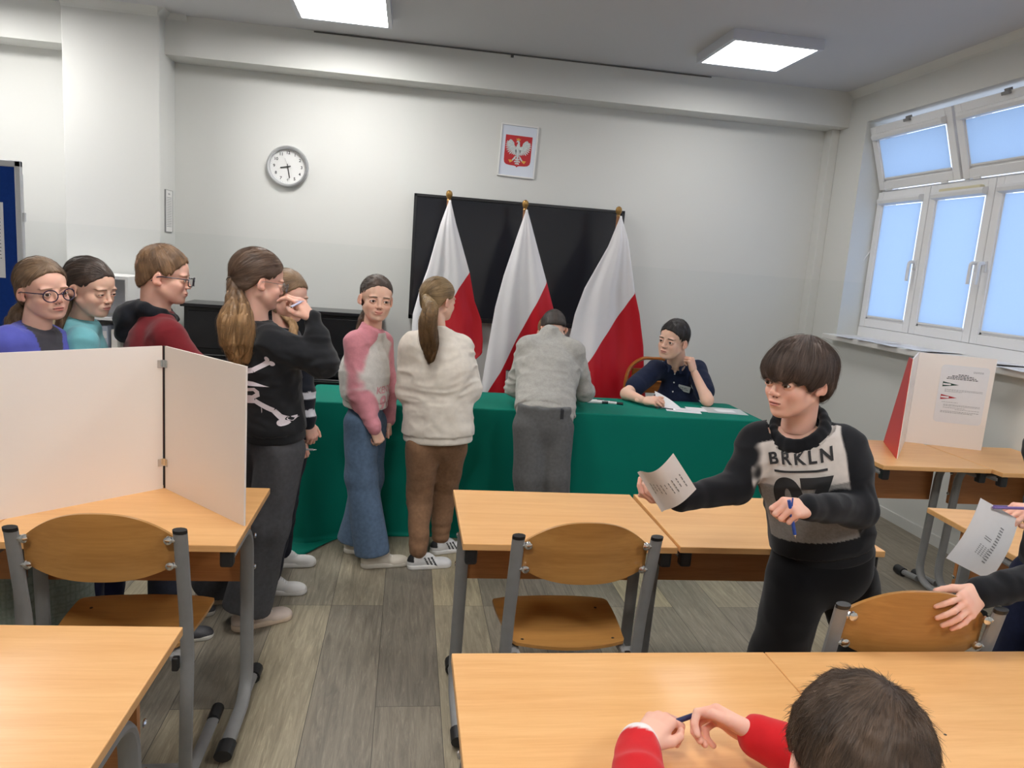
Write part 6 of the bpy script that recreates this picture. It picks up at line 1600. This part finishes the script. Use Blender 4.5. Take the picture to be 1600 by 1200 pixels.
# ---------------------------------------------------------------- walking boy with the paper
def boy_brkln():
    p = Person('boy with a brown bowl haircut in a black and grey BRKLN sweatshirt striding past', 1.50, (1.19, 2.02), 217, at(1246, 595, 1.92), 249, 5, 0, hs=1.01, face=dict(skin='rosy', brow=lin(60, 42, 34), jaw=.85, mouth=.0008, open=1.0, gaze=(0, 0), w=.96))
    J = p.J; J['neck'] = at(1247, 655, 1.96); J['chest'] = at(1268, 735, 1.95); J['hip'] = at(1285, 862, 1.98)
    J['shR'], J['elR'], J['wrR'] = at(1182, 684, 2.01), at(1150, 760, 1.97), at(1062, 780, 1.90)
    J['shL'], J['elL'], J['wrL'] = at(1318, 690, 1.92), at(1340, 796, 1.84), at(1262, 793, 1.72)
    J['hpR'], J['hpL'] = at(1248, 895, 1.99), at(1322, 895, 2.03); J['knR'], J['knL'] = at(1216, 1020, 2.04), at(1345, 990, 2.10)
    J['anR'], J['anL'] = Vector((1.14, 2.10, .085)), Vector((1.60, 2.12, .085))
    p.add_head(vox=.0017, neck_r=.040); p.add_inner()
    p.hand('R', (-.95, -.15, .05), (.1, -.4, -.85), scale=.80, fingers=[(35, 40, 25)]*4, vox=.0022)
    p.hand('L', (-.85, -.42, .12), (-.25, -.55, .75), scale=.84, fingers=[(62, 75, 40), (70, 85, 45), (76, 88, 50), (80, 90, 50)], thumb=[(.026, .022, -.010), (.044, .046, -.022), (.042, .068, -.040), (.028, .082, -.050)], vox=.0022); p.finish_body()
    blk, wht, gry = lin(26, 27, 31), lin(214, 206, 200), lin(142, 139, 136); uv = torso_uv(p)
    def col(V):
        q = uv(V); x, y, z = q[:, 0], q[:, 1], q[:, 2]; C = np.tile(np.array(blk[:3], np.float32), (len(V), 1))
        h = noise3(V, (300, 300, 300), 4)
        front = (y > -.01)*(z > -.345)
        lim = .124-.012*sstep(z, -.10, -.02)
        pan = front*sstep(lim-np.abs(x-.004), -.0025, .0025)*sstep(-z, .028, .032)
        for a in 'RL':
            d1, t1 = seg_dist(V, J['sh'+a], J['el'+a]); d2, t2 = seg_dist(V, J['el'+a], J['wr'+a]); pan = pan*(1-sstep(.056-d2, -.003, .003))*(1-sstep(.054-d1, -.003, .003)*(t1 > .10))
        up_ = sstep(z, -.162, -.156); C = mixc(C, pan*up_, wht); gc = np.array(gry[:3])*(1+.16*h)[:, None]; m_ = (pan*(1-up_))[:, None]; C = C*(1-m_)+gc*m_
        return C.astype(np.float32)
    n = J['neck']; up = (n-J['hip']).normalized(); f = (p.f-up*p.f.dot(up)).normalized(); r = f.cross(up)
    tp = p.top(col, chest=.098, waist=.100, hem=at(1287, 868, 1.98), sleeve=(.056, .050, .034), amp=.0045, flat=.70, vox=.0038, seed=51, sh_r=.050, collar=.046, cuff=1.0, fs=(12, 12, 22), ndrop=.030, tilt=.5)
    # wide cowl collar with two pale eyelets
    H = []; ring = []
    for a in range(-180, 181, 20):
        c = math.cos(math.radians(a)); ring.append(n+f*(c*.074+.004)+r*(math.sin(math.radians(a))*.072)+up*(.006-.062*(1+c)/2))
    H += chain(ring, [.0125+.004*(1+math.cos(math.radians(a)))/2 for a in range(-180, 181, 20)], .008)
    ring2 = [q+up*.014-(q-n).normalized()*.002 for q in ring]; H += chain(ring2, [.009]*len(ring2), .01)
    V, F = polygonize(H, .0035, folds(.002, (20, 20, 20), 52)); so = Soft(); so.add(relax(V, F, 2, .4), F, blk); cw = p.part('cowl_collar', so)
    for sg in (-1, 1):
        a0 = math.radians(sg*38); b0 = math.radians(sg*62); q = [n+f*(math.cos(t)*.091+.004)+r*(math.sin(t)*.091)+up*(.004-.062*(1+math.cos(t))/2) for t in np.linspace(a0, b0, 6)]
        o = MB().tube(q, .0042, 8).build('collar_cord', mat('pale_cord', lin(190, 184, 178), .8), p.root, smooth=True); o.matrix_basis = p.Wr
    def FT(dx, dz, o=0): return Matrix.Translation(n+up*dz+r*dx+f*o) @ Matrix(((-r.x, up.x, f.x, 0), (-r.y, up.y, f.y, 0), (-r.z, up.z, f.z, 0), (0, 0, 0, 1)))
    decal(p.root, p.Wr, tp, flat_text('BRKLN', .046, .0014, 1.34), FT(-.004, -.078, .17), M_INK, 'print_lettering', .0045, .0045)
    decal(p.root, p.Wr, tp, poly_mesh([[(-.072, -.003), (.072, -.003), (.072, .003), (-.072, .003)]]), FT(.000, -.112, .17), M_INK, 'print_bar', .0045, .006)
    decal(p.root, p.Wr, tp, flat_text('07', .150, .009, 1.05), FT(.004, -.196), M_INK, 'print_number', .0034, .010, True)
    tc_ = lin(16, 16, 19)
    p.trousers(tc_, thigh=.064, knee=.056, hemr=.044, waist=.094, amp=.004, seed=53, fs=(10, 10, 6), mm=M_CLOTH)
    p.shoes(lin(30, 30, 34), lin(200, 198, 194), (215, 170))
    # bowl cut with a long fringe
    hl = [(-.13, -.075), (-.085, -.070), (-.06, -.060), (-.035, -.030), (-.018, .012), (.000, -.004), (.018, -.018), (.035, -.006), (.055, .004), (.085, .012), (.13, .016)]
    H = [ell((0, -.014, .036), (.085, .106, .090), k=.01), ell((0, .038, .036), (.073, .060, .055), k=.03), ell((0, -.055, -.010), (.068, .053, .058), k=.02)]
    def cut(P_): return (zline(P_[..., 1], hl)+.004*np.sin(P_[..., 0]*160+P_[..., 1]*120)-P_[..., 2])*.8
    H.append(Prim(cut, [-9]*3, [9]*3, .008, 'i'))
    p.hairdo(H, (.005, -.045, .130), lin(62, 50, 45), lin(112, 95, 86), vox=.0028, tuft=.0030, tfreq=(60, 60, 16), nstr=4200, slen=.085, lift=.0022, rad=.00045, seed=54, mode='crown', gravity=.02, flyaway=.10)
    # the curled sheet in the swinging hand
    r_ = empty('paper_sheet', (0, 0, 0), 0, 'printed white ballot sheet curling in the walking boy\'s hand', 'sheet of paper')
    c = [at(1052, 708, 1.76), at(1088, 764, 1.80), at(1034, 800, 1.86), at(996, 738, 1.84)]
    V = []; F = []; nu, nv = 14, 10; nm_ = (c[1]-c[0]).cross(c[3]-c[0]).normalized(); 
    if nm_.y > 0: nm_ = -nm_
    for k in (0, 1):
        for i in range(nu+1):
            for j in range(nv+1):
                u, v = i/nu, j/nv; q = c[0].lerp(c[3], u).lerp(c[1].lerp(c[2], u), v); q = q+nm_*(.030*math.sin(PI*min(1, u*1.1))*(1-.5*v))+nm_*(k*.0006); V.append(q)
    M_ = (nu+1)*(nv+1)
    for i in range(nu):
        for j in range(nv):
            a = i*(nv+1)+j; F += [(a, a+nv+1, a+nv+2, a+1), (M_+a, M_+a+1, M_+a+nv+2, M_+a+nv+1)]
    mb = MB(); mb.add(V, F); po = mb.build('paper', M_PAPER, r_, smooth=True)
    xx = (c[1]-c[0]).normalized(); yy = nm_.cross(xx).normalized(); cc = (c[0]+c[1]+c[2]+c[3])/4+nm_*.2
    Tm = Matrix(((xx.x, -yy.x, nm_.x, cc.x), (xx.y, -yy.y, nm_.y, cc.y), (xx.z, -yy.z, nm_.z, cc.z), (0, 0, 0, 1)))
    if Tm.determinant() < 0: Tm = Matrix(((xx.x, yy.x, nm_.x, cc.x), (xx.y, yy.y, nm_.y, cc.y), (xx.z, yy.z, nm_.z, cc.z), (0, 0, 0, 1)))
    pl = []; rr2 = random.Random(3)
    for k in range(9):
        x = -.028+.012*rr2.random()
        for w in range(rr2.randint(2, 4)): l = rr2.uniform(.006, .014); pl.append([(x, .045-.011*k), (x+l, .045-.011*k), (x+l, .0475-.011*k), (x, .0475-.011*k)]); x += l+.003
    decal(r_, Matrix.Identity(4), po, poly_mesh(pl), Tm, M_GREYINK, 'printed_lines', .001, .02)
    h = J['wrL']; pen(at(1238, 812, 1.672), (.28, -.05, -.95), 'blue ballpoint pen in the walking boy\'s fist', lin(36, 74, 158), l=.105, r=.0045)
boy_brkln()
# ---------------------------------------------------------------- foreground boy in red
def boy_red():
    p = Person('foreground boy with short brown hair in a red sweatshirt, seen from above and behind', 1.45, (.66, .66), -12, at(1334, 1219, .735), 16, 34, 6, hs=.965, face=dict(skin='rosy', brow=lin(80, 58, 44), eyes=True), z=0)
    J = p.J; f = p.f; J['neck'] = p.head+Vector((0, -.055, -.125)); J['chest'] = J['neck']+Vector((0, -.03, -.17)); J['hip'] = Vector((J['neck'].x, J['neck'].y-.05, .52))
    J['shL'], J['elL'] = J['neck']-p.r*.130+Vector((0, 0, -.045)), Vector((.375, .93, .765)); J['wrL'] = atz(998, 1166, .765)
    J['shR'], J['elR'] = J['neck']+p.r*.130+Vector((0, 0, -.045)), Vector((.80, .98, .765)); J['wrR'] = atz(1188, 1152, .775)
    for q, sg in (('R', 1), ('L', -1)): J['hp'+q] = J['hip']+p.r*sg*.08+Vector((0, 0, -.02)); J['kn'+q] = J['hp'+q]+f*.38; J['an'+q] = Vector((J['kn'+q].x, J['kn'+q].y, .085))
    p.add_head(vox=.0026); p.add_inner()
    dL = (atz(1050, 1124, .765)-J['wrL']); dR = (atz(1078, 1112, .775)-J['wrR'])
    p.hand('L', (dL.x, dL.y, .03), (-.35, -.15, .9), scale=.78, fingers=[(48, 62, 34), (46, 58, 30), (44, 56, 30), (44, 52, 30)], thumb=[(.026, .022, -.010), (.044, .048, -.018), (.048, .074, -.022), (.040, .094, -.026)], vox=.0016)
    p.hand('R', (dR.x, dR.y, .02), (.15, .75, .62), scale=.86, fingers=[(40, 60, 30), (50, 62, 35), (55, 62, 35), (60, 62, 35)], thumb=[(.026, .022, -.006), (.040, .052, -.012), (.034, .084, -.014), (.022, .108, -.020)], vox=.0016)
    p.finish_body()
    red = lin(200, 32, 38)
    def col(V):
        C = np.tile(np.array(red[:3], np.float32), (len(V), 1)); e, w = J['elL'], J['wrL']; ax = V3((w-e).normalized()); t = (V-V3(w))@ax; d = np.linalg.norm(V-V3(w), axis=1)
        return mixc(C, sstep(t, -.005, -.001)*(d < .06), lin(232, 226, 224))
    p.top(col, chest=.108, waist=.104, hem=J['hip']+Vector((0, 0, -.02)), sleeve=(.056, .052, .038), amp=.0045, flat=.7, vox=.0045, seed=61, sh_r=.054, cuff=.92)
    p.trousers(lin(40, 44, 60), vox=.009, seed=62, waist=.085); p.shoes(lin(60, 58, 60), lin(200, 198, 194))
    hl = [(-.12, -.075), (-.085, -.062), (-.06, -.040), (-.035, -.014), (-.012, .012), (.016, .006), (.034, .022), (.05, .044), (.07, .056), (.085, .062), (.12, .08)]
    p.hairdo(hair_cap(p.face, grow=(.010, .012, .014), hl=hl, vox=.002), (.012, -.065, .105), lin(54, 42, 34), lin(100, 80, 64), vox=.0024, nstr=14000, slen=.017, lift=.0024, rad=.00028, steps=4, seed=63, mode='crown', flyaway=.12, tuft=.003, tfreq=(55, 55, 55))
    a, b = atz(1060, 1126, .782), atz(1094, 1114, .786); d = b-a
    pen((a+b)/2, d, 'dark blue pen held between the hands in the foreground', lin(30, 40, 84), l=.15, r=.0048)
boy_red()
# ---------------------------------------------------------------- person leaning in from the right edge
def person_right():
    p = Person('person in black sleeves leaning in from the right edge, gripping the chair', 1.48, (2.02, 1.86), 265, (1.98, 1.80, 1.36), 262, 16, hs=.98, face=dict(skin='rosy', brow=lin(80, 58, 44)))
    J = p.J; J['neck'] = Vector((2.0, 1.82, 1.20)); J['chest'] = Vector((2.02, 1.84, 1.04)); J['hip'] = Vector((2.02, 1.86, .76))
    # left hand (nearer the viewer) on the chair back, right hand with the sheet
    J['shL'], J['elL'] = Vector((1.96, 1.68, 1.15)), Vector((1.82, 1.60, .90)); J['wrL'] = at(1532, 925, 1.575)
    J['shR'], J['elR'] = Vector((1.97, 1.97, 1.15)), Vector((1.96, 1.92, .93)); J['wrR'] = at(1622, 798, 1.78)
    p.add_head(vox=.003); p.add_inner()
    tip = at(1472, 982, 1.475); d = tip-J['wrL']
    p.hand('L', d, (-.15, -.95, .35), scale=.90, fingers=[(4, 22, 18), (6, 24, 18), (8, 26, 20), (10, 28, 22)], thumb=[(.024, .022, -.012), (.042, .048, -.030), (.050, .070, -.044), (.056, .090, -.052)], vox=.0018, spread=5)
    d = at(1562, 798, 1.74)-J['wrR']; p.hand('R', d, (.1, -.35, .93), scale=.82, fingers=[(30, 40, 25), (36, 44, 26), (42, 48, 26), (48, 50, 26)], thumb=[(.026, .022, -.010), (.040, .050, -.026), (.040, .074, -.034), (.036, .092, -.036)], vox=.002)
    p.finish_body()
    p.top(lin(24, 25, 29), name='jacket', chest=.106, waist=.104, hem=Vector((2.02, 1.86, .72)), sleeve=(.058, .050, .038), amp=.006, seed=71, vox=.005, sh_r=.052)
    p.trousers(lin(28, 34, 60), seed=72, vox=.008); p.shoes(lin(60, 58, 60), lin(200, 198, 194))
    p.hairdo(hair_cap(p.face, grow=(.006, .008, .012)), (0, -.04, .12), lin(70, 54, 44), lin(104, 84, 68), nstr=600, slen=.025, seed=73, mode='crown', vox=.0035)
    r_ = empty('paper_sheet', (0, 0, 0), 0, 'printed sheet hanging from the hand at the right edge', 'sheet of paper')
    c = [at(1532, 778, 1.70), at(1592, 812, 1.74), at(1546, 907, 1.72), at(1478, 872, 1.68)]
    V = []; F = []; nu, nv = 8, 8; nm_ = (c[1]-c[0]).cross(c[3]-c[0]).normalized()
    if nm_.y > 0: nm_ = -nm_
    for k in (0, 1):
        for i in range(nu+1):
            for j in range(nv+1):
                u, v = i/nu, j/nv; q = c[0].lerp(c[3], u).lerp(c[1].lerp(c[2], u), v)+nm_*(.010*math.sin(PI*u)+k*.0006); V.append(q)
    M_ = (nu+1)*(nv+1)
    for i in range(nu):
        for j in range(nv): a = i*(nv+1)+j; F += [(a, a+nv+1, a+nv+2, a+1), (M_+a, M_+a+1, M_+a+nv+2, M_+a+nv+1)]
    mb = MB(); mb.add(V, F); po = mb.build('paper', M_PAPER, r_, smooth=True)
    yy = (c[0]-c[3]).normalized(); xx = yy.cross(nm_).normalized(); cc = (c[0]+c[1]+c[2]+c[3])/4+nm_*.2
    Tm = Matrix(((xx.x, yy.x, nm_.x, cc.x), (xx.y, yy.y, nm_.y, cc.y), (xx.z, yy.z, nm_.z, cc.z), (0, 0, 0, 1)))
    pl = []; rr2 = random.Random(9)
    for k in range(4):
        for y in range(6): pl.append([(-.022+.013*k, -.045+.005*y), (-.016+.013*k, -.045+.005*y), (-.016+.013*k, -.043+.005*y), (-.022+.013*k, -.043+.005*y)])
    for y in range(14): pl.append([(.024, -.055+.008*y), (.040, -.055+.008*y), (.040, -.052+.008*y), (.024, -.052+.008*y)])
    for y in range(2): pl.append([(-.02, .0+.006*y), (.012, .0+.006*y), (.012, .002+.006*y), (-.02, .002+.006*y)])
    decal(r_, Matrix.Identity(4), po, poly_mesh(pl), Tm, M_GREYINK, 'printed_lines', .001, .03)
    pen(at(1590, 794, 1.70), (1, -.05, .02), 'violet pen in the hand at the right edge of the picture', lin(120, 100, 160), l=.14, r=.004)
person_right()
